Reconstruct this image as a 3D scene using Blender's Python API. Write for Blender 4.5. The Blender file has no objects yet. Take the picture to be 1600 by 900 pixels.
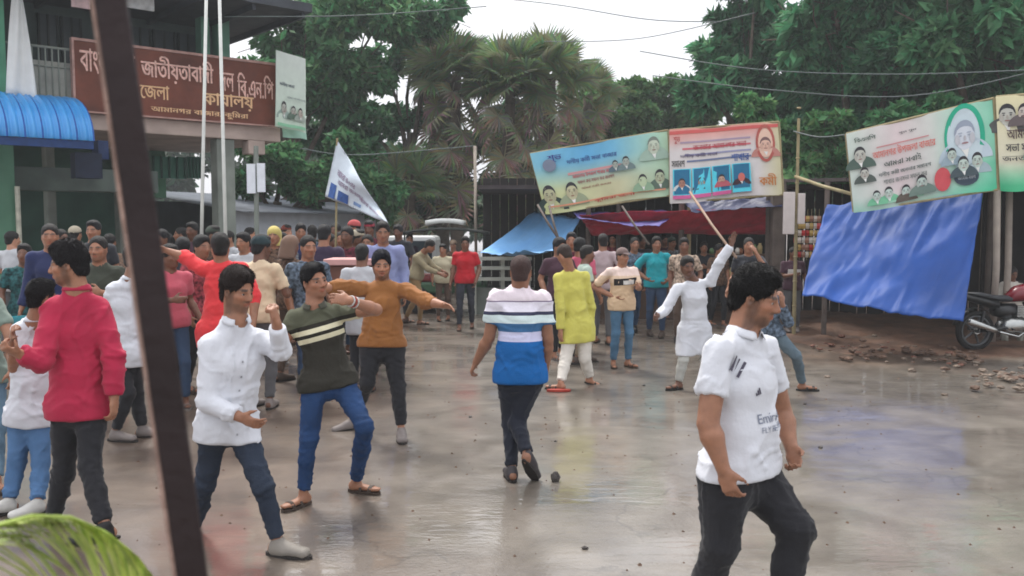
import bpy, bmesh, math, random
import numpy as np
from mathutils import Vector, Matrix
from mathutils.bvhtree import BVHTree
random.seed(7); np.random.seed(7)
C = bpy.context.scene.collection
R = math.radians

# ------------------------------------------------------------------ camera, sky, sun, exposure
F, PITCH, HC = 1386.0, R(4.25), 1.95
cam = bpy.data.cameras.new('camera'); cam.sensor_width = 36; cam.lens = F / 1600 * 36
cam.clip_start = 0.1; cam.clip_end = 1500
cam.dof.use_dof = True; cam.dof.focus_distance = 7.5; cam.dof.aperture_fstop = 4.0
camo = bpy.data.objects.new('camera', cam); C.objects.link(camo)
camo.location = (0, 0, HC); camo.rotation_euler = (R(90) - PITCH, 0, 0)
sc = bpy.context.scene; sc.camera = camo
world = bpy.data.worlds.new("World"); sc.world = world; world.use_nodes = True
nt = world.node_tree; bg = nt.nodes['Background']
sky = nt.nodes.new('ShaderNodeTexSky'); sky.sky_type = 'NISHITA'; sky.sun_disc = False
SUN_EL, SUN_AZ = R(58), R(-25)          # azimuth from +Y towards +X
sky.sun_elevation = SUN_EL; sky.sun_rotation = SUN_AZ; sky.dust_density = 4.0; sky.air_density = 1.0
tc = nt.nodes.new('ShaderNodeTexCoord')
cl = nt.nodes.new('ShaderNodeTexNoise'); cl.inputs['Scale'].default_value = 2.2; cl.inputs['Detail'].default_value = 6
mp = nt.nodes.new('ShaderNodeMapping'); mp.inputs['Scale'].default_value = (1, 1, 3.0)
nt.links.new(tc.outputs['Generated'], mp.inputs['Vector']); nt.links.new(mp.outputs[0], cl.inputs['Vector'])
cr = nt.nodes.new('ShaderNodeValToRGB')
cr.color_ramp.elements[0].position = 0.3; cr.color_ramp.elements[0].color = (7.6, 7.8, 8.5, 1)
cr.color_ramp.elements[1].position = 0.7; cr.color_ramp.elements[1].color = (9.6, 9.5, 9.6, 1)
nt.links.new(cl.outputs['Fac'], cr.inputs['Fac'])
mx = nt.nodes.new('ShaderNodeMixRGB'); mx.inputs['Fac'].default_value = 0.88
nt.links.new(sky.outputs[0], mx.inputs['Color1']); nt.links.new(cr.outputs[0], mx.inputs['Color2'])
sz = nt.nodes.new('ShaderNodeSeparateXYZ'); nt.links.new(tc.outputs['Generated'], sz.inputs[0])   # overcast sky: zenith brighter than horizon
gz = nt.nodes.new('ShaderNodeMapRange'); gz.inputs['To Min'].default_value = 0.52; nt.links.new(sz.outputs['Z'], gz.inputs['Value'])
vs_ = nt.nodes.new('ShaderNodeVectorMath'); vs_.operation = 'SCALE'; nt.links.new(mx.outputs[0], vs_.inputs[0]); nt.links.new(gz.outputs[0], vs_.inputs['Scale'])
nt.links.new(vs_.outputs[0], bg.inputs['Color']); bg.inputs['Strength'].default_value = 0.11
sun = bpy.data.lights.new('sun', 'SUN'); sun.energy = 1.5; sun.angle = R(12); sun.color = (1.0, 0.96, 0.9)
suno = bpy.data.objects.new('sun', sun); C.objects.link(suno)
sd = Vector((math.sin(SUN_AZ) * math.cos(SUN_EL), math.cos(SUN_AZ) * math.cos(SUN_EL), math.sin(SUN_EL)))
suno.rotation_euler = sd.to_track_quat('Z', 'Y').to_euler(); suno.location = (0, 0, 30)
sc.view_settings.view_transform = 'Standard'; sc.view_settings.look = 'None'
sc.view_settings.exposure = 1.12; sc.view_settings.gamma = 1
sc.cycles.max_bounces = 6; sc.cycles.transparent_max_bounces = 6
sc.cycles.sample_clamp_indirect = 3.0; sc.cycles.filter_width = 1.7
sc.cycles.use_adaptive_sampling = True

# ------------------------------------------------------------------ picture geometry: where a sight line meets a depth or the ground
cp, sp = math.cos(PITCH), math.sin(PITCH)
def ray(px, py):
    a, b = px - 800, 450 - py
    return Vector((a, F * cp + b * sp, -F * sp + b * cp))
def at(px, py, Y):
    r = ray(px, py); r = r * (Y / r.y); return Vector((r.x, r.y, r.z + HC))
def ground(px, py, z=0.0):
    r = ray(px, py); r = r * ((z - HC) / r.z); return Vector((r.x, r.y, z))
def pxm(Y):  # pixels of the photograph per metre at a depth
    return F / Y

# ------------------------------------------------------------------ materials
MATS = {}
def new_mat(name):
    m = bpy.data.materials.new(name); m.use_nodes = True
    return m, m.node_tree, m.node_tree.nodes['Principled BSDF']
def lin(c):
    """sRGB 0..255 triple to linear"""
    o = []
    for v in c[:3]:
        v = v / 255.0
        o.append(v / 12.92 if v <= 0.04045 else ((v + 0.055) / 1.055) ** 2.4)
    return tuple(o) + (1,)
def mat(name, col, rough=0.7, var=0.25, scale=8.0, bump=0.0, bscale=60.0, metal=0.0, spec=0.3, attr=False, detail=4, sheen=0.0):
    """col: linear rgb (or attribute 'col' when attr) broken up by two octaves of noise"""
    if name in MATS: return MATS[name]
    m, t, b = new_mat(name)
    tcn = t.nodes.new('ShaderNodeTexCoord')
    n = t.nodes.new('ShaderNodeTexNoise'); n.inputs['Scale'].default_value = scale; n.inputs['Detail'].default_value = detail
    t.links.new(tcn.outputs['Object'], n.inputs['Vector'])
    mr = t.nodes.new('ShaderNodeMapRange'); mr.inputs['From Min'].default_value = 0.3; mr.inputs['From Max'].default_value = 0.7
    mr.inputs['To Min'].default_value = 1 - var; mr.inputs['To Max'].default_value = 1 + var * 0.6
    t.links.new(n.outputs['Fac'], mr.inputs['Value'])
    vm = t.nodes.new('ShaderNodeVectorMath'); vm.operation = 'SCALE'
    if attr:
        at_ = t.nodes.new('ShaderNodeAttribute'); at_.attribute_name = 'col'
        t.links.new(at_.outputs['Color'], vm.inputs[0])
    else:
        vm.inputs[0].default_value = col[:3]
    t.links.new(mr.outputs[0], vm.inputs['Scale']); t.links.new(vm.outputs[0], b.inputs['Base Color'])
    b.inputs['Roughness'].default_value = rough; b.inputs['Metallic'].default_value = metal
    b.inputs['Specular IOR Level'].default_value = spec
    if sheen: b.inputs['Sheen Weight'].default_value = sheen
    if bump:
        n2 = t.nodes.new('ShaderNodeTexNoise'); n2.inputs['Scale'].default_value = bscale; n2.inputs['Detail'].default_value = 5
        t.links.new(tcn.outputs['Object'], n2.inputs['Vector'])
        bp = t.nodes.new('ShaderNodeBump'); bp.inputs['Strength'].default_value = bump; bp.inputs['Distance'].default_value = 0.016
        t.links.new(n2.outputs['Fac'], bp.inputs['Height']); t.links.new(bp.outputs[0], b.inputs['Normal'])
    MATS[name] = m
    return m
def cloth(name, c255, var=0.12, rough=0.85):
    return mat('cloth_' + name, lin(c255), rough, var, 5, 0.35, 22, sheen=0.1)

# ------------------------------------------------------------------ object helpers
def tag(o, label=None, cat=None, group=None, kind=None):
    if label: o['label'] = label
    if cat: o['category'] = cat
    if group: o['group'] = group
    if kind: o['kind'] = kind
    return o
def mesh_obj(name, verts, faces, material, parent=None, smooth=False, col=None, mi=None):
    me = bpy.data.meshes.new(name)
    me.from_pydata([tuple(v) for v in verts] if not isinstance(verts, np.ndarray) else verts.tolist(), [], faces if isinstance(faces, list) else faces.tolist())
    o = bpy.data.objects.new(name, me); C.objects.link(o)
    for m in (material if isinstance(material, (list, tuple)) else [material]): me.materials.append(m)
    if mi is not None: me.polygons.foreach_set('material_index', np.asarray(mi, dtype=np.int32))
    if smooth: me.polygons.foreach_set('use_smooth', np.ones(len(me.polygons), dtype=bool))
    if col is not None:
        a = me.color_attributes.new('col', 'FLOAT_COLOR', 'POINT')
        c = np.ones((len(me.vertices), 4), dtype=np.float32); c[:, :3] = np.asarray(col)[:, :3]
        a.data.foreach_set('color', c.ravel())
    if parent: o.parent = parent
    me.update()
    return o
def empty(name, loc=(0, 0, 0), rz=0.0):
    o = bpy.data.objects.new(name, None); C.objects.link(o); o.location = loc; o.rotation_euler = (0, 0, rz); o.empty_display_size = 0.2
    bpy.context.view_layer.update() if False else None
    return o
class MB:
    """collects boxes, tubes and sheets; build() links them as one mesh object"""
    def __init__(s): s.v = []; s.f = []; s.c = []; s.cur = (1, 1, 1)
    def add(s, vs, fs):
        n = len(s.v); s.v += [tuple(x) for x in vs]; s.c += [s.cur] * len(vs)
        s.f += [tuple(n + i for i in f) for f in fs]; return s
    def box(s, a, b, M=None):
        (x0, y0, z0), (x1, y1, z1) = a, b
        vs = [Vector(p) for p in ((x0, y0, z0), (x1, y0, z0), (x1, y1, z0), (x0, y1, z0), (x0, y0, z1), (x1, y0, z1), (x1, y1, z1), (x0, y1, z1))]
        if M is not None: vs = [M @ v for v in vs]
        return s.add(vs, [(0, 3, 2, 1), (4, 5, 6, 7), (0, 1, 5, 4), (1, 2, 6, 5), (2, 3, 7, 6), (3, 0, 4, 7)])
    def tube(s, pts, rad, n=8, cap=True):
        pts = [Vector(p) for p in pts]; rings = []
        if not isinstance(rad, (list, tuple)): rad = [rad] * len(pts)
        up = Vector((0, 0, 1))
        for i, p in enumerate(pts):
            d = (pts[min(i + 1, len(pts) - 1)] - pts[max(i - 1, 0)]).normalized()
            u = d.cross(up) if abs(d.dot(up)) < 0.97 else d.cross(Vector((1, 0, 0)))
            u.normalize(); w = d.cross(u)
            rings.append([p + (u * math.cos(2 * math.pi * k / n) + w * math.sin(2 * math.pi * k / n)) * rad[i] for k in range(n)])
        vs = [v for r in rings for v in r]; fs = []
        for i in range(len(pts) - 1):
            for k in range(n):
                fs.append((i * n + k, i * n + (k + 1) % n, (i + 1) * n + (k + 1) % n, (i + 1) * n + k))
        if cap: fs.append(tuple(range(n))[::-1]); fs.append(tuple((len(pts) - 1) * n + k for k in range(n)))
        return s.add(vs, fs)
    def lathe(s, prof, M, n=20):
        vs = []; fs = []
        for (r, h) in prof:
            for k in range(n):
                a = 2 * math.pi * k / n; vs.append(M @ Vector((r * math.cos(a), r * math.sin(a), h)))
        for i in range(len(prof) - 1):
            for k in range(n): fs.append((i * n + k, i * n + (k + 1) % n, (i + 1) * n + (k + 1) % n, (i + 1) * n + k))
        return s.add(vs, fs)
    def sheet(s, fn, nu, nv, thick=0.0):
        """fn(u,v)->point on 0..1 squares; thick gives it a back and edges"""
        vs = [Vector(fn(i / nu, j / nv)) for j in range(nv + 1) for i in range(nu + 1)]
        fs = [(j * (nu + 1) + i, j * (nu + 1) + i + 1, (j + 1) * (nu + 1) + i + 1, (j + 1) * (nu + 1) + i) for j in range(nv) for i in range(nu)]
        if thick:
            nrm = (vs[nu] - vs[0]).cross(vs[-1] - vs[0]).normalized() * thick; n0 = len(vs)
            back = [v + nrm for v in vs]; bf = [tuple(n0 + i for i in f[::-1]) for f in fs]; e = []
            for i in range(nu):
                e.append((i + 1, i, n0 + i, n0 + i + 1)); a = nv * (nu + 1) + i; e.append((a, a + 1, n0 + a + 1, n0 + a))
            for j in range(nv):
                a = j * (nu + 1); b = a + nu + 1; e.append((a, b, n0 + b, n0 + a)); a += nu; b += nu; e.append((b, a, n0 + a, n0 + b))
            vs += back; fs = fs + bf + e
        return s.add(vs, fs)
    def build(s, name, material, parent=None, smooth=False, bevel=0.0, col=False):
        o = mesh_obj(name, s.v, s.f, material, parent, smooth, col=s.c if col else None)
        if bevel:
            md = o.modifiers.new('bevel', 'BEVEL'); md.width = bevel; md.segments = 2; md.limit_method = 'ANGLE'
        return o
def copy_tree(o, parent=None):
    c = o.copy(); C.objects.link(c)
    if parent: c.parent = parent
    for ch in list(o.children): copy_tree(ch, c)
    return c

# vectorised value noise ---------------------------------------------------------------------------
_perm = np.random.RandomState(3).rand(64, 64, 64).astype(np.float32) * 2 - 1
def vnoise(p):
    i = np.floor(p).astype(np.int32); f = p - i; f = f * f * (3 - 2 * f)
    x0, y0, z0 = (i[:, 0] & 63), (i[:, 1] & 63), (i[:, 2] & 63); x1, y1, z1 = (x0 + 1) & 63, (y0 + 1) & 63, (z0 + 1) & 63
    fx, fy, fz = f[:, 0], f[:, 1], f[:, 2]
    a = _perm[x0, y0, z0] * (1 - fx) + _perm[x1, y0, z0] * fx; b = _perm[x0, y1, z0] * (1 - fx) + _perm[x1, y1, z0] * fx
    c = _perm[x0, y0, z1] * (1 - fx) + _perm[x1, y0, z1] * fx; d = _perm[x0, y1, z1] * (1 - fx) + _perm[x1, y1, z1] * fx
    return (a * (1 - fy) + b * fy) * (1 - fz) + (c * (1 - fy) + d * fy) * fz
def fbm(p, o=3):
    s = 0; a = 1.0
    for k in range(o): s = s + a * vnoise(p * (2 ** k) + 7.3 * k); a *= 0.5
    return s

# writing as flat shapes: outlines of a text object filled row by row ---------------------------------
def text_shape(body, rows=26, bold=0.0):
    """returns list of (x0,x1,y0,y1) spans, normalised so that the writing's height is 1, and its width"""
    c = bpy.data.curves.new('writing', 'FONT'); c.body = body; c.size = 1; c.fill_mode = 'NONE'; c.resolution_u = 3
    o = bpy.data.objects.new('writing', c); C.objects.link(o)
    dg = bpy.context.evaluated_depsgraph_get(); me = bpy.data.meshes.new_from_object(o.evaluated_get(dg))
    V = np.array([v.co[:2] for v in me.vertices]).reshape(-1, 2); E = np.array([e.vertices[:] for e in me.edges]).reshape(-1, 2)
    bpy.data.objects.remove(o); bpy.data.curves.remove(c); bpy.data.meshes.remove(me)
    if len(V) == 0: return [], 1.0
    x0, y0 = V.min(0); x1, y1 = V.max(0); H = y1 - y0; V = (V - (x0, y0)) / H; W = (x1 - x0) / H
    # orient the edges: walk loops
    from collections import defaultdict
    adj = defaultdict(list)
    for a, b in E: adj[a].append(b); adj[b].append(a)
    seen = set(); loops = []
    for s in adj:
        if s in seen: continue
        L = [s]; seen.add(s); cur = s
        while True:
            nx = [q for q in adj[cur] if q not in seen]
            if not nx: break
            cur = nx[0]; seen.add(cur); L.append(cur)
        loops.append(V[L])
    def area(P):
        x, y = P[:, 0], P[:, 1]; return 0.5 * np.sum(x * np.roll(y, -1) - np.roll(x, -1) * y)
    # loops made by edges keep vertex order of the glyph outline (outer and hole wind opposite ways)
    spans = []; h = 1.0 / rows
    for r in range(rows):
        y = (r + 0.5) * h; cr_ = []
        for P in loops:
            Q = np.roll(P, -1, 0); up = (P[:, 1] <= y) & (Q[:, 1] > y); dn = (P[:, 1] > y) & (Q[:, 1] <= y)
            for m_, w in ((up, 1), (dn, -1)):
                if m_.any():
                    t_ = (y - P[m_, 1]) / (Q[m_, 1] - P[m_, 1]); xs = P[m_, 0] + t_ * (Q[m_, 0] - P[m_, 0])
                    cr_ += [(x, w) for x in xs]
        cr_.sort(); w = 0; st = None
        for x, dw in cr_:
            if w == 0: st = x
            w += dw
            if w == 0 and x - st > 1e-4: spans.append((st - bold, x + bold, r * h, (r + 1) * h))
    return spans, W
# ------------------------------------------------------------------ bodies: one smooth surface round a posed skeleton
def unit(v):
    v = np.asarray(v, dtype=np.float64); return v / max(np.linalg.norm(v), 1e-9)
class Field:
    def __init__(s, lo, hi, h, focus=()):
        lo = np.asarray(lo, float); hi = np.asarray(hi, float)
        s.n = np.maximum(np.ceil((hi - lo) / h).astype(int) + 1, 4); s.lo = lo; s.h = h
        ax = [lo[i] + h * np.arange(s.n[i]) for i in range(3)]
        G = np.stack(np.meshgrid(*ax, indexing='ij'), -1).astype(np.float32)
        s.m = 0.02
        if focus:
            Dp = np.zeros_like(G)
            for (c, r, a) in focus:   # finer cells round heads and hands
                v = np.asarray(c, np.float32) - G; w = a * np.exp(-np.sum(v * v, -1) / (r * r)); Dp += v * w[..., None]
                s.m = max(s.m, 0.43 * a * r + 0.02)
            G = G + Dp
        s.P = G; s.D = np.full(tuple(s.n), 0.5, np.float32)
    def sub(s, lo, hi):
        a = np.clip(np.floor((np.asarray(lo) - s.m - s.lo) / s.h).astype(int), 0, s.n - 1)
        b = np.clip(np.ceil((np.asarray(hi) + s.m - s.lo) / s.h).astype(int) + 1, 1, s.n)
        return tuple(slice(a[i], max(b[i], a[i] + 1)) for i in range(3))
    def merge(s, sl, d, k, op):
        D = s.D[sl]
        if op == 'u':
            if k > 0: h = np.maximum(k - np.abs(D - d), 0) / k; D[...] = np.minimum(D, d) - h * h * k * 0.25
            else: np.minimum(D, d, out=D)
        else:  # subtract
            d = -d
            if k > 0: h = np.maximum(k - np.abs(D - d), 0) / k; D[...] = np.maximum(D, d) + h * h * k * 0.25
            else: np.maximum(D, d, out=D)
    def seg(s, A, B, ra, rb, side=None, k=0.02, op='u', cuts=(), flat=1.0):
        """tapered capsule with elliptical section; ra, rb are (half-width along side, half-depth) or numbers"""
        A = np.asarray(A, float); B = np.asarray(B, float)
        ra = (ra, ra) if np.isscalar(ra) else ra; rb = (rb, rb) if np.isscalar(rb) else rb
        rm = max(ra + rb) if isinstance(ra, tuple) else max(ra[0], ra[1], rb[0], rb[1]); e = rm + k + 0.02
        sl = s.sub(np.minimum(A, B) - e, np.maximum(A, B) + e); P = s.P[sl]
        if P.size == 0: return
        w = B - A; L = max(np.linalg.norm(w), 1e-5); w = w / L
        u = np.asarray(side if side is not None else ((1, 0, 0) if abs(w[0]) < 0.9 else (0, 1, 0)), float)
        u = unit(u - w * np.dot(u, w)); v = np.cross(w, u)
        q = P - A.astype(np.float32); hgt = q @ w.astype(np.float32); t = np.clip(hgt / L, 0, 1); ex = hgt - t * L
        a = q @ u.astype(np.float32); b = q @ v.astype(np.float32)
        ru = ra[0] + (rb[0] - ra[0]) * t; rv = ra[1] + (rb[1] - ra[1]) * t; rw = np.minimum(ru, rv) * flat
        x, y, z = a / ru, b / rv, ex / rw
        k0 = np.sqrt(x * x + y * y + z * z) + 1e-6; k1 = np.sqrt((x / ru) ** 2 + (y / rv) ** 2 + (z / rw) ** 2) + 1e-6
        d = k0 * (k0 - 1) / k1
        for (pt, nn) in cuts:
            d = np.maximum(d, (P - np.asarray(pt, np.float32)) @ np.asarray(nn, np.float32))
        s.merge(sl, d.astype(np.float32), k, op)
    def ell(s, c, r, ax, k=0.02, op='u'):
        """ellipsoid; ax rows are its axes"""
        c = np.asarray(c, float); e = max(r) + k + 0.015; sl = s.sub(c - e, c + e); P = s.P[sl]
        if P.size == 0: return
        q = (P - c.astype(np.float32)) @ np.asarray(ax, np.float32).T; r = np.asarray(r, np.float32)
        k0 = np.sqrt(np.sum((q / r) ** 2, -1)) + 1e-6; k1 = np.sqrt(np.sum((q / (r * r)) ** 2, -1)) + 1e-6
        s.merge(sl, k0 * (k0 - 1) / k1, k, op)
    def cut(s, pt, nn):
        d = (s.P - np.asarray(pt, np.float32)) @ np.asarray(nn, np.float32); np.maximum(s.D, d, out=s.D)
    def mesh(s):
        D = s.D; inside = D < 0
        for i in range(3):   # closed at the border
            sl = [slice(None)] * 3; sl[i] = 0; inside[tuple(sl)] = False; sl[i] = -1; inside[tuple(sl)] = False
        nx, ny, nz = (n - 1 for n in D.shape)
        cs = np.zeros((nx, ny, nz), np.int8)
        for a in (0, 1):
            for b in (0, 1):
                for c in (0, 1): cs += inside[a:nx + a, b:ny + b, c:nz + c]
        act = (cs > 0) & (cs < 8); I = np.argwhere(act)
        if len(I) == 0: return np.zeros((0, 3)), []
        idx = np.full((nx, ny, nz), -1, np.int32); idx[act] = np.arange(len(I))
        acc = np.zeros((len(I), 3), np.float64); cnt = np.zeros(len(I))
        corners = [(a, b, c) for a in (0, 1) for b in (0, 1) for c in (0, 1)]
        for a in corners:
            for ax in range(3):
                if a[ax] == 0:
                    b = list(a); b[ax] = 1
                    ia = (I[:, 0] + a[0], I[:, 1] + a[1], I[:, 2] + a[2]); ib = (I[:, 0] + b[0], I[:, 1] + b[1], I[:, 2] + b[2])
                    m = inside[ia] != inside[ib]
                    da, db = D[ia][m].astype(float), D[ib][m].astype(float)
                    dd = da - db; t = np.clip(np.where(np.abs(dd) > 1e-7, da / np.where(np.abs(dd) > 1e-7, dd, 1), 0.5), 0.02, 0.98)
                    acc[m] += s.P[ia][m] * (1 - t)[:, None] + s.P[ib][m] * t[:, None]; cnt[m] += 1
        V = acc / cnt[:, None]; faces = []
        for ax in range(3):
            a = [slice(0, -1) if i == ax else slice(1, -1) for i in range(3)]; b = [slice(1, None) if i == ax else slice(1, -1) for i in range(3)]
            sa, sb = inside[tuple(a)], inside[tuple(b)]; Q = np.argwhere(sa != sb)
            if len(Q) == 0: continue
            flip = sa[tuple(Q.T)]
            Q = Q + np.array([0 if i == ax else 1 for i in range(3)]); o1, o2 = [i for i in range(3) if i != ax]
            def cell(d1, d2):
                q = Q.copy(); q[:, o1] -= d1; q[:, o2] -= d2; return idx[q[:, 0], q[:, 1], q[:, 2]]
            f = np.stack([cell(1, 1), cell(0, 1), cell(0, 0), cell(1, 0)], 1)
            if ax == 1: flip = ~flip
            f[~flip] = f[~flip][:, ::-1]; f = f[(f >= 0).all(1)]; faces.append(f)
        return V, np.concatenate(faces)

def vert_normals(V, Fc):
    N = np.zeros_like(V); a = V[Fc[:, 2]] - V[Fc[:, 0]]; b = V[Fc[:, 3]] - V[Fc[:, 1]]; n = np.cross(a, b)
    for i in range(4): np.add.at(N, Fc[:, i], n)
    return N / np.maximum(np.linalg.norm(N, axis=1), 1e-9)[:, None]

SKIN = {'mid': (148, 104, 80), 'dark': (112, 76, 58), 'light': (176, 128, 102)}
def skin_mat():
    if 'skin' in MATS: return MATS['skin']
    m = mat('skin', None, 0.42, 0.12, 30, 0.25, 220, spec=0.42, attr=True)
    b = m.node_tree.nodes['Principled BSDF']; b.inputs['Subsurface Weight'].default_value = 0.06
    b.inputs['Subsurface Radius'].default_value = (0.02, 0.008, 0.004); b.inputs['Subsurface Scale'].default_value = 0.4
    return m
def dirv(yaw, pitch=0):
    y, p = R(yaw), R(pitch); return np.array([math.sin(y) * math.cos(p), -math.cos(y) * math.cos(p), math.sin(p)])

class Pose:
    """joints in metres: neck, head, and per side sh, el, wr, hip, kn, an; yaws in degrees (0 faces the camera, 90 the picture's right)"""
    pass

def hand_prims(F_, W, d, n, s, curl, g, th=1.0):
    """W wrist, d towards the fingers, n the way the palm faces, s towards the thumb"""
    d, n = unit(d), None if n is None else np.asarray(n, float)
    n = unit(n - d * np.dot(n, d)); s = unit(s - d * np.dot(s, d) - n * np.dot(s, n))
    W = np.asarray(W, float)
    F_.seg(W - d * 0.01 * g, W + d * 0.045 * g, (0.026 * g, 0.019 * g), (0.040 * g, 0.016 * g), s, 0.012)
    F_.seg(W + d * 0.04 * g, W + d * 0.085 * g, (0.040 * g, 0.016 * g), (0.038 * g, 0.013 * g), s, 0.01)
    for i, (o, L) in enumerate(((0.029, 0.072), (0.0095, 0.080), (-0.010, 0.074), (-0.028, 0.058))):
        p = W + (d * 0.085 + s * o) * g; a = 0.0; r = 0.0088 * g * th
        spread = s * o * 2.2
        for j, fr in enumerate((0.45, 0.32, 0.23)):
            a += R(curl * (0.75 if j == 0 else 1.0) * (1 + 0.12 * i))
            dd = unit(d * math.cos(a) + n * math.sin(a) + spread * math.cos(a)); q = p + dd * L * g * fr
            F_.seg(p, q, r, r * 0.92, None, 0.004); p = q; r *= 0.92
    p = W + (d * 0.022 + s * 0.03) * g; q = p + unit(d * 0.72 + s * 0.62 + n * 0.25) * 0.046 * g
    F_.seg(p, q, 0.0135 * g, 0.0105 * g * th, None, 0.012)
    F_.seg(q, q + unit(d * 0.85 + s * 0.22 + n * (0.3 + curl / 90)) * 0.036 * g, 0.0105 * g * th, 0.008 * g * th, None, 0.004)

def head_prims(F_, H, A, g, mouth=0.0, neck=None, nr=0.056):
    """A rows: person's right, front, up"""
    def w(x, y, z): return H + (A[0] * x + A[1] * y + A[2] * z) * g
    E = lambda c, r, k, op='u': F_.ell(w(*c), [q * g for q in r], A, k * g, op)
    E((0, -0.014, 0.034), (0.075, 0.095, 0.083), 0.01)
    E((0, 0.022, -0.028), (0.060, 0.070, 0.082), 0.03)
    E((0, 0.054, -0.092), (0.028, 0.026, 0.022), 0.03)
    for sx in (-1, 1):
        F_.seg(w(sx * 0.054, -0.004, -0.05), w(sx * 0.012, 0.056, -0.092), 0.017 * g, 0.016 * g, None, 0.02 * g)
        E((sx * 0.040, 0.058, -0.022), (0.022, 0.022, 0.018), 0.02)
        E((sx * 0.0315, 0.094, 0.001), (0.018, 0.016, 0.0105), 0.012, 's')
        E((sx * 0.0315, 0.0715, 0.001), (0.0125, 0.0125, 0.0105), 0.004)
        F_.seg(w(sx * 0.012, 0.083, 0.019), w(sx * 0.046, 0.070, 0.018), 0.009 * g, 0.008 * g, None, 0.012 * g)
        E((sx * 0.077, -0.008, -0.008), (0.007, 0.019, 0.031), 0.006)
        E((sx * 0.082, -0.002, -0.005), (0.006, 0.010, 0.018), 0.004, 's')
        E((sx * 0.012, 0.096, -0.036), (0.0095, 0.011, 0.008), 0.006)
    F_.seg(w(0, 0.084, 0.012), w(0, 0.108, -0.028), 0.0085 * g, 0.0125 * g, None, 0.012 * g)
    if mouth > 0: E((0, 0.098, -0.062), (0.019, 0.03, 0.004 + 0.012 * mouth), 0.003, 's')
    E((0, 0.086, -0.0545), (0.024, 0.013, 0.0058), 0.005)
    E((0, 0.084, -0.0665 - 0.012 * mouth), (0.020, 0.013, 0.0068), 0.005)
    if neck is not None:
        F_.seg(w(0, -0.022, -0.045), neck, nr * g, (nr + 0.006) * g, None, 0.03 * g)

def skin_colours(V, H, A, g, base, beard=0.0, seed=0, mouth=0):
    q = (V - H) @ A.T / g; c = np.tile(np.array(base[:3]), (len(V), 1)); n = fbm(V * 22 + seed)
    c *= (1 + 0.07 * n)[:, None]
    x, y, z = q[:, 0], q[:, 1], q[:, 2]
    inh = (np.abs(x) < 0.1) & (np.abs(y) < 0.14) & (z > -0.13) & (z < 0.13)
    def blend(mask, col, a):
        mask = np.clip(mask, 0, 1) * inh * a
        return c * (1 - mask[:, None]) + np.array(col) * mask[:, None]
    B3 = np.array(base[:3])
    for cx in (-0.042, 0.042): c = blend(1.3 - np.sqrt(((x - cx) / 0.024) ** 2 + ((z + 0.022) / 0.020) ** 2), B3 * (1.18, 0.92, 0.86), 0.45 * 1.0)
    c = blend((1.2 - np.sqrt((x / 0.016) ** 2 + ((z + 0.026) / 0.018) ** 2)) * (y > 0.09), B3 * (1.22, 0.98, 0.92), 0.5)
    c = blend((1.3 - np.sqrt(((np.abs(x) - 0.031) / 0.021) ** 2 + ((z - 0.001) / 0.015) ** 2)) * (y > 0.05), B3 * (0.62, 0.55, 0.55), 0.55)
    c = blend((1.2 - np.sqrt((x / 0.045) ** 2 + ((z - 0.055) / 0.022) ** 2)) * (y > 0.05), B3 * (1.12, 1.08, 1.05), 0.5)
    lip = 1.4 - np.sqrt((x / 0.026) ** 2 + ((z + 0.061) / (0.013 + 0.008 * mouth)) ** 2) * 1.2
    c = blend(lip * (y > 0.08) * 2, np.array(base[:3]) * (0.95, 0.55, 0.55), 0.7)
    brow = 1.3 - np.sqrt(((np.abs(x) - 0.031) / 0.021) ** 2 + ((z - 0.0235) / 0.0062) ** 2)
    c = blend(brow * 3 * (y > 0.05), (0.012, 0.009, 0.008), 0.85)
    if beard > 0:
        jaw = np.clip((-(z) - 0.054 + 0.45 * np.maximum(0.045 - y, 0)) / 0.016, 0, 1) * (y > -0.03) * (1 - 0.6 * np.clip(1.6 - np.sqrt((x / 0.03) ** 2 + ((z + 0.064) / 0.011) ** 2), 0, 1) * (y > 0.07))
        side = np.clip((0.035 - np.abs(y - 0.01)) / 0.02, 0, 1) * (np.abs(x) > 0.045) * (z < 0.0)
        mou = np.clip(1.5 - np.sqrt((x / 0.03) ** 2 + ((z + 0.044) / 0.009) ** 2), 0, 1) * (y > 0.07)
        jaw = jaw * np.clip((z + 0.128) / 0.02, 0, 1) * np.clip((y + 0.02) / 0.03, 0, 1); b = np.maximum(np.maximum(jaw * (0.75 + 0.25 * np.clip(n * 2, -1, 1)), mou), side * 0.8) * (1 - np.clip(lip * 2, 0, 1) * (y > 0.08))
        c = blend(b, (0.02, 0.015, 0.013), beard * 0.85)
    return c

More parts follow.
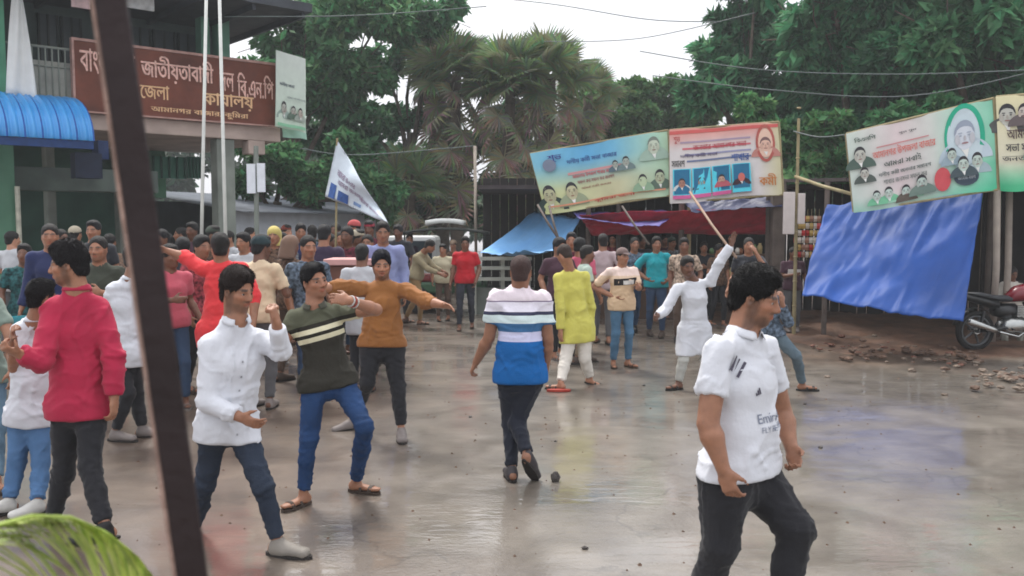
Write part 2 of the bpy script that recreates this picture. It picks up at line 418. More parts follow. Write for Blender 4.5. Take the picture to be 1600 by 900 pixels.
def person(spec):
    """spec: dict; builds one person as an Empty with body, hair, shirt, trousers, shoes"""
    S = spec; g = S.get('g', 1.0); det = S.get('det', 2)      # det 0 far, 1 mid, 2 near
    h = {0: 0.021, 1: 0.0150, 2: 0.0125}[det]
    J = {k: np.array(v, float) for k, v in S['J'].items()}
    ty = S.get('tyaw', 0); hy = S.get('hyaw', ty); hp = S.get('hpitch', 0); roll = S.get('hroll', 0)
    foot = J['anL'] if J['anL'][2] < J['anR'][2] else J['anR']
    base = np.array([(J['hipL'][0] + J['hipR'][0]) / 2, (J['hipL'][1] + J['hipR'][1]) / 2, 0.0])
    for k in J: J[k] = J[k] - base
    root = empty('person', base); tag(root, S['label'], 'person', S.get('group'))
    # frames
    f = dirv(hy, hp); up = unit(np.cross(np.cross(f, (0, 0, 1)), f)); rt = np.cross(f, up)
    cr_, sr_ = math.cos(R(roll)), math.sin(R(roll)); rt, up = rt * cr_ + up * sr_, up * cr_ - rt * sr_
    A = np.array([rt, f, up]); H = J['head']
    tf = dirv(ty); spine = unit(J['neck'] - (J['hipL'] + J['hipR']) / 2); tr = unit(J['shR'] - J['shL']); tf = unit(np.cross(spine, tr)) 
    pr = unit(J['hipR'] - J['hipL']); pc = (J['hipL'] + J['hipR']) / 2; N = J['neck']
    sc_ = (J['shL'] + J['shR']) / 2
    fat = S.get('fat', 1.0); seed = S.get('seed', random.random() * 50)
    handd = {}
    for sd_ in 'LR':
        dd = S.get('hand' + sd_); e = J['el' + sd_]; w_ = J['wr' + sd_]
        d = unit(w_ - e) if dd is None else unit(dd)
        handd[sd_] = d
    thumb = {}
    # ---- the body: one surface
    allp = np.array([J[k] for k in J] + [J['wr' + s_] + handd[s_] * 0.2 for s_ in 'LR'])
    lo = allp.min(0) - 0.16; hi = allp.max(0) + 0.16; lo[2] = max(lo[2], -0.12 if base[2] == 0 else lo[2])
    fa = {0: 0.35, 1: 0.45, 2: 0.55}[det]
    focus = [(H + A[1] * 0.03, 0.17, fa)] + ([(J['wr' + s_] + handd[s_] * 0.09, 0.12, fa - 0.05) for s_ in 'LR'])
    B = Field(lo, hi, h, focus)
    head_prims(B, H, A, g * S.get('hg', 1.0), S.get('mouth', 0), N + spine * 0.0, S.get('nr', 0.059))
    mid = pc * 0.55 + sc_ * 0.45
    B.seg(pc, mid, (0.125 * g * fat, 0.085 * g * fat), (0.115 * g * fat, 0.08 * g * fat), pr, 0.04)
    B.seg(mid, sc_ - spine * 0.06 * g, (0.115 * g * fat, 0.08 * g * fat), (0.125 * g, 0.08 * g), tr, 0.04)
    B.seg(sc_ - spine * 0.05 * g, N - spine * 0.02, (0.10 * g, 0.06 * g), (0.05 * g, 0.05 * g), tr, 0.05)
    for s_ in 'LR':
        sh, el, wr = J['sh' + s_], J['el' + s_], J['wr' + s_]
        B.seg(N - spine * 0.035, sh, 0.035 * g, 0.048 * g, None, 0.04)
        B.seg(sh, el, 0.052 * g * fat, 0.041 * g * fat, None, 0.02); m1 = el * 0.72 + wr * 0.28
        B.seg(el, m1, 0.040 * g, 0.044 * g * fat, None, 0.015); B.seg(m1, wr, 0.044 * g * fat, (0.029 * g), None, 0.015)
        d = handd[s_]; pn = S.get('palm' + s_)
        if pn is None:
            pn = (pc + sc_) / 2 - wr; pn = unit(pn - d * np.dot(pn, d))
        th_ = S.get('thumb' + s_)
        if th_ is None:
            th_ = np.cross(d, pn) if s_ == 'R' else np.cross(pn, d)
            th_ = -th_ if S.get('flip' + s_) else th_
        hand_prims(B, wr, d, np.asarray(pn, float), np.asarray(th_, float), S.get('curl' + s_, 28), g, {0: 1.35, 1: 1.1, 2: 1.0}[det])
        hip, kn, an = J['hip' + s_], J['kn' + s_], J['an' + s_]
        B.seg(hip, kn, 0.075 * g * fat, 0.047 * g, None, 0.03); m2 = kn * 0.7 + an * 0.3
        B.seg(kn, m2, 0.045 * g, 0.048 * g, None, 0.02); B.seg(m2, an, 0.046 * g, 0.030 * g, None, 0.02)
        td = S.get('toe' + s_, ty); td = dirv(td[0], td[1]) if isinstance(td, tuple) else dirv(td)
        heel = an - td * 0.035 * g - np.array([0, 0, 1]) * 0.045 * g; tp = an + td * 0.135 * g - np.array([0, 0, 0.052]) * g
        B.seg(an, heel + td * 0.02, 0.030 * g, 0.030 * g, None, 0.02); B.seg(heel, tp, (0.030 * g, 0.030 * g), (0.040 * g, 0.017 * g), np.cross(td, (0, 0, 1)), 0.03)
        B.seg(tp, tp + td * 0.05 * g, (0.040 * g, 0.016 * g), (0.030 * g, 0.012 * g), np.cross(td, (0, 0, 1)), 0.01)
    V, Fc = B.mesh()
    rv_ = 0.85 + 0.35 * ((seed * 0.618) % 1); sk = tuple(q_ * rv_ for q_ in lin(SKIN[S.get('skin', 'mid')]))
    body = mesh_obj('body', V, Fc, skin_mat(), root, True, col=skin_colours(V, H, A, g, sk, S.get('beard', 0), seed, S.get('mouth', 0)))
    # ---- hair
    def w(x, y, z): return H + (A[0] * x + A[1] * y + A[2] * z) * g
    vol = S.get('hair', 0.012); hh = {0: 0.013, 1: 0.009, 2: 0.0062}[det]
    hc = S.get('hairc', (26, 22, 20))
    if vol is not None:
        X = Field(w(0, 0, 0.03) - 0.17 * g, w(0, 0, 0.03) + 0.17 * g, hh)
        E = lambda c, r, k, op='u': X.ell(w(*c), [q * g for q in r], A, k * g, op)
        E((0, -0.016, 0.036 + vol * 0.5), (0.079 + vol * 0.22, 0.099 + vol * 0.22, 0.084 + vol * 0.8), 0.0)
        if vol > 0.012: E((0, 0.035, 0.088 + vol * 0.5), (0.060, 0.055, 0.026 + vol * 0.35), 0.025)
        E((0, -0.055, -0.03), (0.062, 0.055, 0.06), 0.02)
        E((0, 0.106, -0.022), (0.080, 0.070, 0.099), 0.010, 's')
        for sx in (-1, 1): E((sx * 0.09, 0.015, -0.065), (0.05, 0.052, 0.062), 0.01, 's')
        E((0, -0.02, -0.12), (0.13, 0.14, 0.055), 0.01, 's')
        V, Fc = X.mesh()
        if len(V):
            Nn = vert_normals(V, Fc); q = (V - H) @ A.T / g
            V = V + Nn * ((fbm(V * np.array([170, 170, 70]) + seed, 2) * (0.002 + vol * 0.04) + fbm(V * 34 + seed, 1) * vol * 0.10))[:, None]
            hm = mat('hair_%d_%d_%d' % tuple(hc), lin(hc), 0.55, 0.5, 120, 1.0, 190, spec=0.35)
            hobj = mesh_obj('hair', V, Fc, hm, root, True)
            if det == 2 and vol > 0.005:   # short tufts that break the outline
                rs = np.random.RandomState(int(seed * 10) % 1000); pick = rs.choice(len(V), min(4500, len(V)), replace=False)
                vv = []; ff = []
                for i in pick:
                    p = V[i]; n = Nn[i]; ql = A @ (p - H) / g; flow = A[1] * (0.8 if ql[2] > 0.05 else 0.0) - A[2] * (0.9 if ql[2] < 0.06 else 0.1) + A[0] * (0.5 * np.sign(ql[0]) if ql[2] > 0.07 else 0); flow = unit(flow - n * np.dot(flow, n)); t = unit(n * 0.22 + flow * 0.9 + rs.randn(3) * 0.22); L = (0.014 + 0.016 * rs.rand()) * (0.6 + vol * 10)
                    sd2 = unit(np.cross(t, rs.randn(3))) * 0.0012; k = len(vv)
                    vv += [p - sd2, p + sd2, p + t * L * 0.6 + sd2 * 0.7, p + t * L - n * 0.003]; ff.append((k, k + 1, k + 2, k + 3))
                tf_ = mesh_obj('hair_tufts', vv, ff, hm, hobj)
                tf_['kind'] = 'stuff'
    if det == 2:
        for sx in (-1, 1):
            mb = MB(); c = w(sx * 0.0315, 0.0722, 0.0); r = 0.0122 * g
            vs = []; n1, n2 = 8, 14
            for i in range(n1 + 1):
                for j in range(n2):
                    a, b = math.pi * i / n1 * 0.5, 2 * math.pi * j / n2
                    vs.append(c + (A[1] * math.cos(a) + A[0] * math.sin(a) * math.cos(b) + A[2] * math.sin(a) * math.sin(b) * 0.8) * r)
            fs = [(i * n2 + j, i * n2 + (j + 1) % n2, (i + 1) * n2 + (j + 1) % n2, (i + 1) * n2 + j) for i in range(n1) for j in range(n2)]
            cc = [((0.008, 0.006, 0.005) if i < 4 else (0.34, 0.29, 0.26)) for i in range(n1 + 1) for j in range(n2)]
            mesh_obj('eye', vs, fs, mat('eyeball', None, 0.15, 0.02, attr=True, spec=0.5), root, True, col=cc)
    # ---- clothes
    def folds(V, Fc, amp, wl=9.0, lines=(), fade=None):
        """creases: sharp ridges from warped noise, plus drag lines that run round bends and hems"""
        Nn = vert_normals(V, Fc); s_ = seed * 3; p = V
        warp = np.stack([vnoise(p * 4 + s_), vnoise(p * 4 + s_ + 9), vnoise(p * 4 + s_ + 17)], 1) * 0.13
        ridge = lambda n, w_: np.exp(-(n / w_) ** 2)
        sx = (fbm(p * 3.1 + s_ + 30, 2) > -0.1) * 1.0; soft = fbm(p * wl * 0.55 + s_, 1)
        r = ridge(vnoise((p + warp) * wl * np.array([1.25, 1.25, 0.38]) + s_), 0.17)
        r2 = ridge(vnoise((p + warp * 1.4 + p[:, [2, 0, 1]] * 0.55) * wl * 1.2 * np.array([0.5, 0.5, 1.3]) + 4), 0.14)
        r3 = ridge(vnoise((p + warp * 1.3 - p[:, [2, 0, 1]] * 0.6) * wl * 1.5 * np.array([0.6, 0.6, 1.2]) + 11), 0.13)
        ht = (r * 1.0 + r2 * 0.8 * sx + r3 * 0.6 * (1 - sx) + soft * 0.35 - 0.3) * amp
        for (c, rad, wlen, a) in lines:     # rings of creases where a limb bends
            dd = np.linalg.norm((V - c) * np.array([0.7, 0.7, 1.0]) + warp * 0.25, axis=1); fall = np.exp(-(dd / rad) ** 2)
            ht = ht + a * fall * (1 - np.abs(np.sin((V[:, 2] - c[2]) / wlen * math.pi + 5 * vnoise(V * 6 + s_))) * 2)
        if fade is not None: ht = ht * np.clip(((fade[0] - V) @ fade[1]) / 0.07, 0.0, 1)
        return V + Nn * np.maximum(ht, -0.0025)[:, None]
    ch = {0: 0.022, 1: 0.016, 2: 0.0125}[det]
    # trousers
    tm = S['trm']; tl = S.get('tr_loose', 1.0); loose = tl
    X = Field(lo, hi, ch); 
    X.seg(pc - spine * 0.02, pc + spine * 0.09 * g, (0.148 * g * fat, 0.104 * g * fat), (0.138 * g * fat, 0.096 * g * fat), pr, 0.03, flat=0.9)
    ankcut = S.get('trlen', 0.93)
    for s_ in 'LR':
        hip, kn, an = J['hip' + s_], J['kn' + s_], J['an' + s_]; end = kn + (an - kn) * ankcut; ax = unit(an - kn); outw = unit(hip - pc)
        X.seg(hip + spine * 0.01, kn, (0.092 * g * fat * loose), (0.060 * g * loose), None, 0.035)
        m2 = kn * 0.6 + an * 0.4
        X.seg(kn, m2, 0.060 * g * loose, 0.057 * g * loose, None, 0.03)
        X.seg(m2, end + ax * 0.05, 0.057 * g * loose, (0.045 * g * tl), None, 0.02, cuts=[(end, ax)])
    V, Fc = X.mesh(); V = folds(V, Fc, (0.004, 0.007, 0.008)[det], wl=10, lines=[(J['kn' + q_], 0.11, 0.045, 0.004) for q_ in 'LR'] + [(J['an' + q_] * 0.85 + J['kn' + q_] * 0.15, 0.10, 0.036, 0.004) for q_ in 'LR'] + [(J['hip' + q_] * 0.9 + J['kn' + q_] * 0.1, 0.10, 0.04, 0.005) for q_ in 'LR'])
    mesh_obj(S.get('trname', 'trousers'), V, Fc, tm, root, True)
    # shirt
    hem = S.get('hem', -0.02); sleeve = S.get('sleeve', 'short'); sl_ = S.get('sh_loose', 1.0); flare = S.get('flare', 1.0)
    X = Field(lo, hi, ch); hw = max(0.156 * fat * sl_, np.linalg.norm(J['hipR'] - J['hipL']) / 2 / g + 0.092 * fat * min(tl, 1.2) + 0.010)
    dn = unit(-(spine * 0.5 + np.array([0, 0, 0.5]))) if hem < -0.1 else -spine
    hemp = pc - spine * 0 + dn * (-hem) * g if hem < 0 else pc + spine * hem * g
    wst = pc * 0.62 + sc_ * 0.38 + tf * S.get('belly', 0.0); che = pc * 0.25 + sc_ * 0.75 + tf * 0.012
    X.seg(hemp + dn * 0.05, pc + spine * 0.04, (hw * g * flare, 0.120 * g * fat * sl_ * flare), (hw * g, 0.118 * g * fat * sl_), pr, 0.05, cuts=[(hemp, dn)])
    X.seg(pc + spine * 0.04, wst, (hw * g * 0.98, 0.118 * g * fat * sl_), (0.140 * g * fat * sl_, 0.106 * g * fat * sl_), tr, 0.05, cuts=[(hemp, dn)])
    X.seg(wst, che, (0.140 * g * fat * sl_, 0.106 * g * fat * sl_), (0.152 * g * sl_, 0.110 * g * sl_), tr, 0.05)
    X.seg(che, sc_ - spine * 0.005, (0.155 * g * sl_, 0.110 * g * sl_), (0.12 * g, 0.082 * g), tr, 0.05)
    X.seg(sc_ - spine * 0.01, N + spine * 0.005, (0.10 * g, 0.07 * g), (0.062 * g, 0.060 * g), tr, 0.04, flat=0.5)
    if hem < 0.005:
        for s_ in 'LR': X.seg(J['hip' + s_], J['kn' + s_] * 0.5 + J['hip' + s_] * 0.5 if hem > -0.12 else J['kn' + s_], 0.107 * g * fat * tl, (0.096 if hem > -0.12 else 0.082) * g * fat * tl, None, 0.06, cuts=[(hemp, dn)])
    for s_ in 'LR':
        sh, el, wr = J['sh' + s_], J['el' + s_], J['wr' + s_]
        X.seg(N - spine * 0.035, sh - spine * 0.006, (0.040 * g), (0.054 * g), None, 0.05)
        if sleeve == 'short':
            e = sh + (el - sh) * S.get('slen', 0.72); ax = unit(el - sh)
            X.seg(sh, e + ax * 0.05, 0.055 * g * sl_ * fat, 0.058 * g * sl_ * fat, None, 0.03, cuts=[(e, ax)])
        else:
            e = el + (wr - el) * S.get('slen', 0.9); ax = unit(wr - el)
            X.seg(sh, el, 0.064 * g * sl_ * fat, 0.057 * g * sl_ * fat, None, 0.03)
            X.seg(el, e + ax * 0.04, 0.057 * g * sl_ * fat, 0.046 * g * sl_, None, 0.02, cuts=[(e, ax)])
    # neck hole
    X.seg(N + spine * 0.0 + tf * 0.012, N + spine * 0.12 + tf * 0.03, 0.052 * g, 0.06 * g, None, 0.012, op='s')
    V, Fc = X.mesh(); V = folds(V, Fc, (0.006, 0.010, 0.012)[det] * S.get('crease', 1.0), wl=7, fade=(hemp, dn), lines=[(J['el' + q_], 0.10, 0.04, 0.006) for q_ in 'LR'] + [(pc * 0.8 + sc_ * 0.2, 0.16, 0.07, 0.006)])
    shirt = mesh_obj(S.get('shname', 'shirt'), V, Fc, S['shm'], root, True)
    fr = dict(root=root, shirt=shirt, V=V, F=Fc, N=N, spine=spine, tf=tf, tr=tr, pc=pc, sc=sc_, g=g, J=J, A=A, H=H, w=w)
    # collar
    if S.get('collar') and det > 0:
        cm = S.get('collarm', S['shm']); mb = MB(); n = 22; gap = S.get('cgap', 0.5)
        def cf(u, v):
            a = gap + (2 * math.pi - 2 * gap) * u; rr = (0.062, 0.064, 0.084)[0] + 0.0
            r0 = 0.061 + 0.0; hts = ((0.030, 0.0), (0.048, 0.004), (0.040, 0.013), (0.012, 0.024))
            t = v * 3; i = min(int(t), 2); q = t - i; hz = hts[i][0] * (1 - q) + hts[i + 1][0] * q; ro = hts[i][1] * (1 - q) + hts[i + 1][1] * q
            front = max(math.cos(a), 0); hz -= front * 0.022
            return N + (tf * math.cos(a) + tr * math.sin(a)) * (r0 + ro + 0.006 * front) * g + tf * 0.01 + spine * (hz - 0.012) * g
        mb.sheet(cf, n, 6); co = mb.build('collar', cm, shirt, True)
        md = co.modifiers.new('thick', 'SOLIDIFY'); md.thickness = 0.003
    # shoes
    shc = S.get('shoe', 'sandal')
    for s_ in 'LR':
        an = J['an' + s_]; td = S.get('toe' + s_, ty); td = dirv(td[0], td[1]) if isinstance(td, tuple) else dirv(td); sd3 = unit(np.cross(td, (0, 0, 1))); upf = np.cross(sd3, td)
        sole0 = an - np.array([0, 0, 0.078]) * g
        if shc == 'sandal':
            mb = MB(); M_ = np.stack([sd3, td, upf], 1)
            pts = []; n = 16
            for k in range(n):
                a = 2 * math.pi * k / n; yy = 0.062 + 0.138 * math.cos(a); xx = math.sin(a) * (0.046 if math.cos(a) > 0 else 0.036); pts.append((xx, yy))
            top = [sole0 + M_ @ np.array((x * g, y * g, 0.008)) for x, y in pts]; bot = [sole0 + M_ @ np.array((x * g, y * g, -0.010)) for x, y in pts]
            mb.add(top + bot, [tuple(range(n)), tuple(range(2 * n - 1, n - 1, -1))] + [(k, n + k, n + (k + 1) % n, (k + 1) % n) for k in range(n)])
            for y0, yw in ((0.125, 0.03), (0.05, 0.02)):
                def sf(u, v, y0=y0, yw=yw):
                    a = math.pi * u; return sole0 + M_ @ np.array(((math.cos(a) * 0.045) * g, (y0 + yw * (v - 0.5)) * g, (0.004 + math.sin(a) * 0.046) * g))
                mb.sheet(sf, 8, 1, 0.003)
            so = mb.build('sandal', S.get('shoem', mat('sandal_rubber', lin((70, 58, 50)), 0.6)), root)
        else:
            fz = Field(an + np.minimum(td * 0.2, td * -0.1) - 0.14, an + np.maximum(td * 0.2, td * -0.1) + 0.12, ch * 0.8)
            fz.seg(sole0 + td * -0.02 * g + upf * 0.03, sole0 + td * 0.05 * g + upf * 0.035, (0.038 * g, 0.042 * g), (0.040 * g, 0.042 * g), sd3, 0.02)
            fz.seg(sole0 + td * 0.05 * g + upf * 0.032, sole0 + td * 0.172 * g + upf * 0.022, (0.046 * g, 0.040 * g), (0.046 * g, 0.031 * g), sd3, 0.03)
            fz.seg(an + upf * 0.0, sole0 + upf * 0.04, 0.038 * g, 0.042 * g, None, 0.03)
            fz.cut(sole0 - upf * 0.012, -upf)
            mb = MB(); M_ = np.stack([sd3, td, upf], 1); n = 18; pts = []
            for k in range(n):
                a = 2 * math.pi * k / n; pts.append((math.sin(a) * (0.050 if math.cos(a) > 0 else 0.041), 0.070 + 0.152 * math.cos(a)))
            mb.add([sole0 + M_ @ np.array((x * g, y * g, z)) for z in (0.009, -0.013) for x, y in pts], [tuple(range(n)), tuple(range(2 * n - 1, n - 1, -1))] + [(k, n + k, n + (k + 1) % n, (k + 1) % n) for k in range(n)])
            mb.build('shoe_sole', mat('sole_dark', lin((44, 40, 38)), 0.7), root)
            V, Fc = fz.mesh(); so = mesh_obj('shoe', V, Fc, S.get('shoem', mat('shoe_white', lin((190, 188, 182)), 0.5)), root, True)
    # headgear
    cap = S.get('cap')
    if cap:
        kind, colr = cap; cm = cloth('cap_%d_%d_%d' % colr, colr)
        X = Field(w(0, 0, 0.04) - 0.19, w(0, 0, 0.04) + 0.19, hh * 1.2)
        X.ell(w(0, -0.014, 0.048), [0.086 * g, 0.106 * g, 0.088 * g], A, 0)
        if kind == 'scarf':
            X.seg(w(0, -0.06, 0.0), w(0, -0.07, -0.14), 0.085 * g, 0.10 * g, None, 0.05); X.ell(w(0, 0.13, -0.03), [0.075 * g, 0.07 * g, 0.085 * g], A, 0.01, 's')
            X.cut(w(0, 0, -0.17), -A[2])
        else:
            X.cut(w(0, 0.02, 0.036), -unit(A[2] - A[1] * 0.12))
        if kind == 'peak': X.seg(w(0, 0.085, 0.045), w(0, 0.15, 0.035), (0.07 * g, 0.008 * g), (0.05 * g, 0.006 * g), A[0], 0.01)
        V, Fc = X.mesh(); mesh_obj('cap' if kind != 'scarf' else 'headscarf', V, Fc, cm, root, True)
    return fr

def chest_print(fr, spans, W, cu, cv, height, material, name, off=0.004, tilt=0.0, yawoff=0.0):
    """lays flat print on a shirt: (cu, cv) metres across and up from the chest centre, facing turned by yawoff"""
    V = [Vector(v) for v in fr['V']]; bv = BVHTree.FromPolygons(V, fr['F'].tolist())
    a = R(yawoff); fwd = unit(fr['tf'] * math.cos(a) - fr['tr'] * math.sin(a)); sp_ = fr['spine']; rx = np.cross(sp_, fwd)   # viewer's left-to-right
    o = fr['pc'] * 0.3 + fr['sc'] * 0.7; vv = []; ff = []
    for (x0, x1, y0, y1) in spans:
        n = max(1, int((x1 - x0) * height / 0.012)); prev = None
        for i in range(n + 1):
            x = x0 + (x1 - x0) * i / n; k = len(vv); ok = True; pts = []
            for y in (y0, y1):
                xx, yy = (x - W / 2) * height, (y - 0.5) * height; xx, yy = xx * math.cos(tilt) - yy * math.sin(tilt), xx * math.sin(tilt) + yy * math.cos(tilt)
                p = o + rx * (cu + xx) + sp_ * (cv + yy) + fwd * 0.5
                hit = bv.ray_cast(Vector(p), Vector(-fwd), 1.0)
                if hit[0] is None: ok = False; break
                pts.append(np.array(hit[0]) + np.array(hit[1]) * off * np.sign(np.dot(np.array(hit[1]), fwd)))
            if not ok: prev = None; continue
            vv += pts
            if prev is not None: ff.append((prev, k, k + 1, prev + 1))
            prev = k
    if vv: return mesh_obj(name, vv, ff, material, fr['shirt'])
# ------------------------------------------------------------------ clothing patterns and posing
def stripe_mat(name, axis, lo, hi, stops, rough=0.85):
    """bands of colour along an axis of the garment; stops: (position in metres, colour)"""
    m, t, b = new_mat('cloth_' + name)
    c = t.nodes.new('ShaderNodeTexCoord'); d = t.nodes.new('ShaderNodeVectorMath'); d.operation = 'DOT_PRODUCT'; d.inputs[1].default_value = axis
    t.links.new(c.outputs['Object'], d.inputs[0])
    mr = t.nodes.new('ShaderNodeMapRange'); mr.inputs['From Min'].default_value = lo; mr.inputs['From Max'].default_value = hi
    t.links.new(d.outputs['Value'], mr.inputs['Value'])
    r = t.nodes.new('ShaderNodeValToRGB'); r.color_ramp.interpolation = 'CONSTANT'; t.links.new(mr.outputs[0], r.inputs['Fac'])
    stops = sorted(stops); e = r.color_ramp.elements
    e[0].position = 0; e[0].color = lin(stops[0][1]); e[1].position = max(0.0005, (stops[1][0] - lo) / (hi - lo)); e[1].color = lin(stops[1][1])
    for p, col in stops[2:]:
        n = e.new((p - lo) / (hi - lo)); n.color = lin(col)
    no = t.nodes.new('ShaderNodeTexNoise'); no.inputs['Scale'].default_value = 60; t.links.new(c.outputs['Object'], no.inputs['Vector'])
    bp = t.nodes.new('ShaderNodeBump'); bp.inputs['Strength'].default_value = 0.3; bp.inputs['Distance'].default_value = 0.01
    t.links.new(no.outputs['Fac'], bp.inputs['Height']); t.links.new(bp.outputs[0], b.inputs['Normal'])
    t.links.new(r.outputs[0], b.inputs['Base Color']); b.inputs['Roughness'].default_value = rough; b.inputs['Specular IOR Level'].default_value = 0.2
    return m
def jeans(name, c255, fade=0.5):
    if 'jeans_' + name in MATS: return MATS['jeans_' + name]
    m = mat('jeans_' + name, lin(c255), 0.9, fade, 4.5, 0.5, 140, spec=0.2); return m
BLACK_TR = cloth('black_trousers', (34, 34, 38), 0.2)

def px_pose(Y, ankles=None, **kw):
    J = {}
    for k, v in kw.items():
        if v[0] == 'g': J[k] = ground(v[1], v[2], 0.088)
        else: J[k] = at(v[0], v[1], Y + (v[2] if len(v) > 2 else 0))
    return J
ARMS = {'down': ((.245, -.03, 1.14), (.25, .07, .89)), 'hip': ((.36, -.12, 1.17), (.18, .05, 1.0)), 'front': ((.24, .06, 1.15), (.07, .26, 1.2)),
        'up': ((.30, .12, 1.60), (.27, .2, 1.85)), 'fold': ((.21, .08, 1.14), (-.04, .2, 1.16)), 'out': ((.42, .06, 1.34), (.66, .12, 1.38)),
        'carry': ((.23, .02, 1.13), (.17, .26, 1.06)), 'face': ((.24, .16, 1.24), (.09, .20, 1.47)), 'back': ((.27, -.12, 1.15), (.30, -.16, .92))}
def std_pose(px, py, Y, yaw, arms=('down', 'down'), stride=0.0, lean=0.0, z0=None, crouch=0.0):
    """a standing or walking pose whose head centre shows at px, py at depth Y"""
    hp = at(px, py, Y)
    g = (hp.z + 0.115) / 1.72; base = 0.0
    if z0 is not None: base = z0; g = (hp.z - z0 + 0.115) / 1.72
    elif g > 1.07: base = (g - 1.07) * 1.72; g = 1.07
    elif g < 0.86: g = 0.86; base = 0
    f = dirv(yaw); r = np.array([f[1], -f[0], 0]); upv = np.array([0, 0, 1.0])
    def W(x, y, z, lz=1):
        z_ = z - (crouch * 0.35 * max(0, z - 0.1) if z < 1 else crouch * 0.32)
        y2 = y + lean * max(0, z - 0.93) * 1.2; z2 = z_ - 0.35 * lean * lean * max(0, z - 0.93)
        return np.array([hp.x, hp.y, base]) + (r * x + f * y2 + upv * z2) * g
    J = dict(head=W(0, .03, 1.605), neck=W(0, 0, 1.455))
    rj = random.Random(int(px * 7 + py))
    for s, sx in (('R', 1), ('L', -1)):
        e, w_ = ARMS[arms[0 if s == 'R' else 1]]
        J['sh' + s] = W(sx * .178, 0, 1.39); q1, q2 = [rj.uniform(-.05, .05) for _ in range(3)], [rj.uniform(-.06, .06) for _ in range(3)]
        J['el' + s] = W(sx * e[0] + q1[0] * .6, e[1] + q1[1], e[2] + q1[2] * .3); J['wr' + s] = W(sx * w_[0] + q2[0], w_[1] + q2[1] + .03, w_[2] + q2[2] * .5)
        k = sx * stride
        J['hip' + s] = W(sx * .085, 0, .93); J['kn' + s] = W(sx * .10, .05 + k * .5 + crouch * .25, .50 - abs(k) * .05); J['an' + s] = W(sx * .11, -.02 + k * (1.0 if k > 0 else 1.1), .088 + (0.10 * abs(k) if k < 0 else 0))
    off = np.array(hp) - J['head']; off[2] = off[2] if base == 0 and abs(off[2]) < 0.02 else 0
    for k in J: J[k] = J[k] + off * (1, 1, 0)
    return J, g

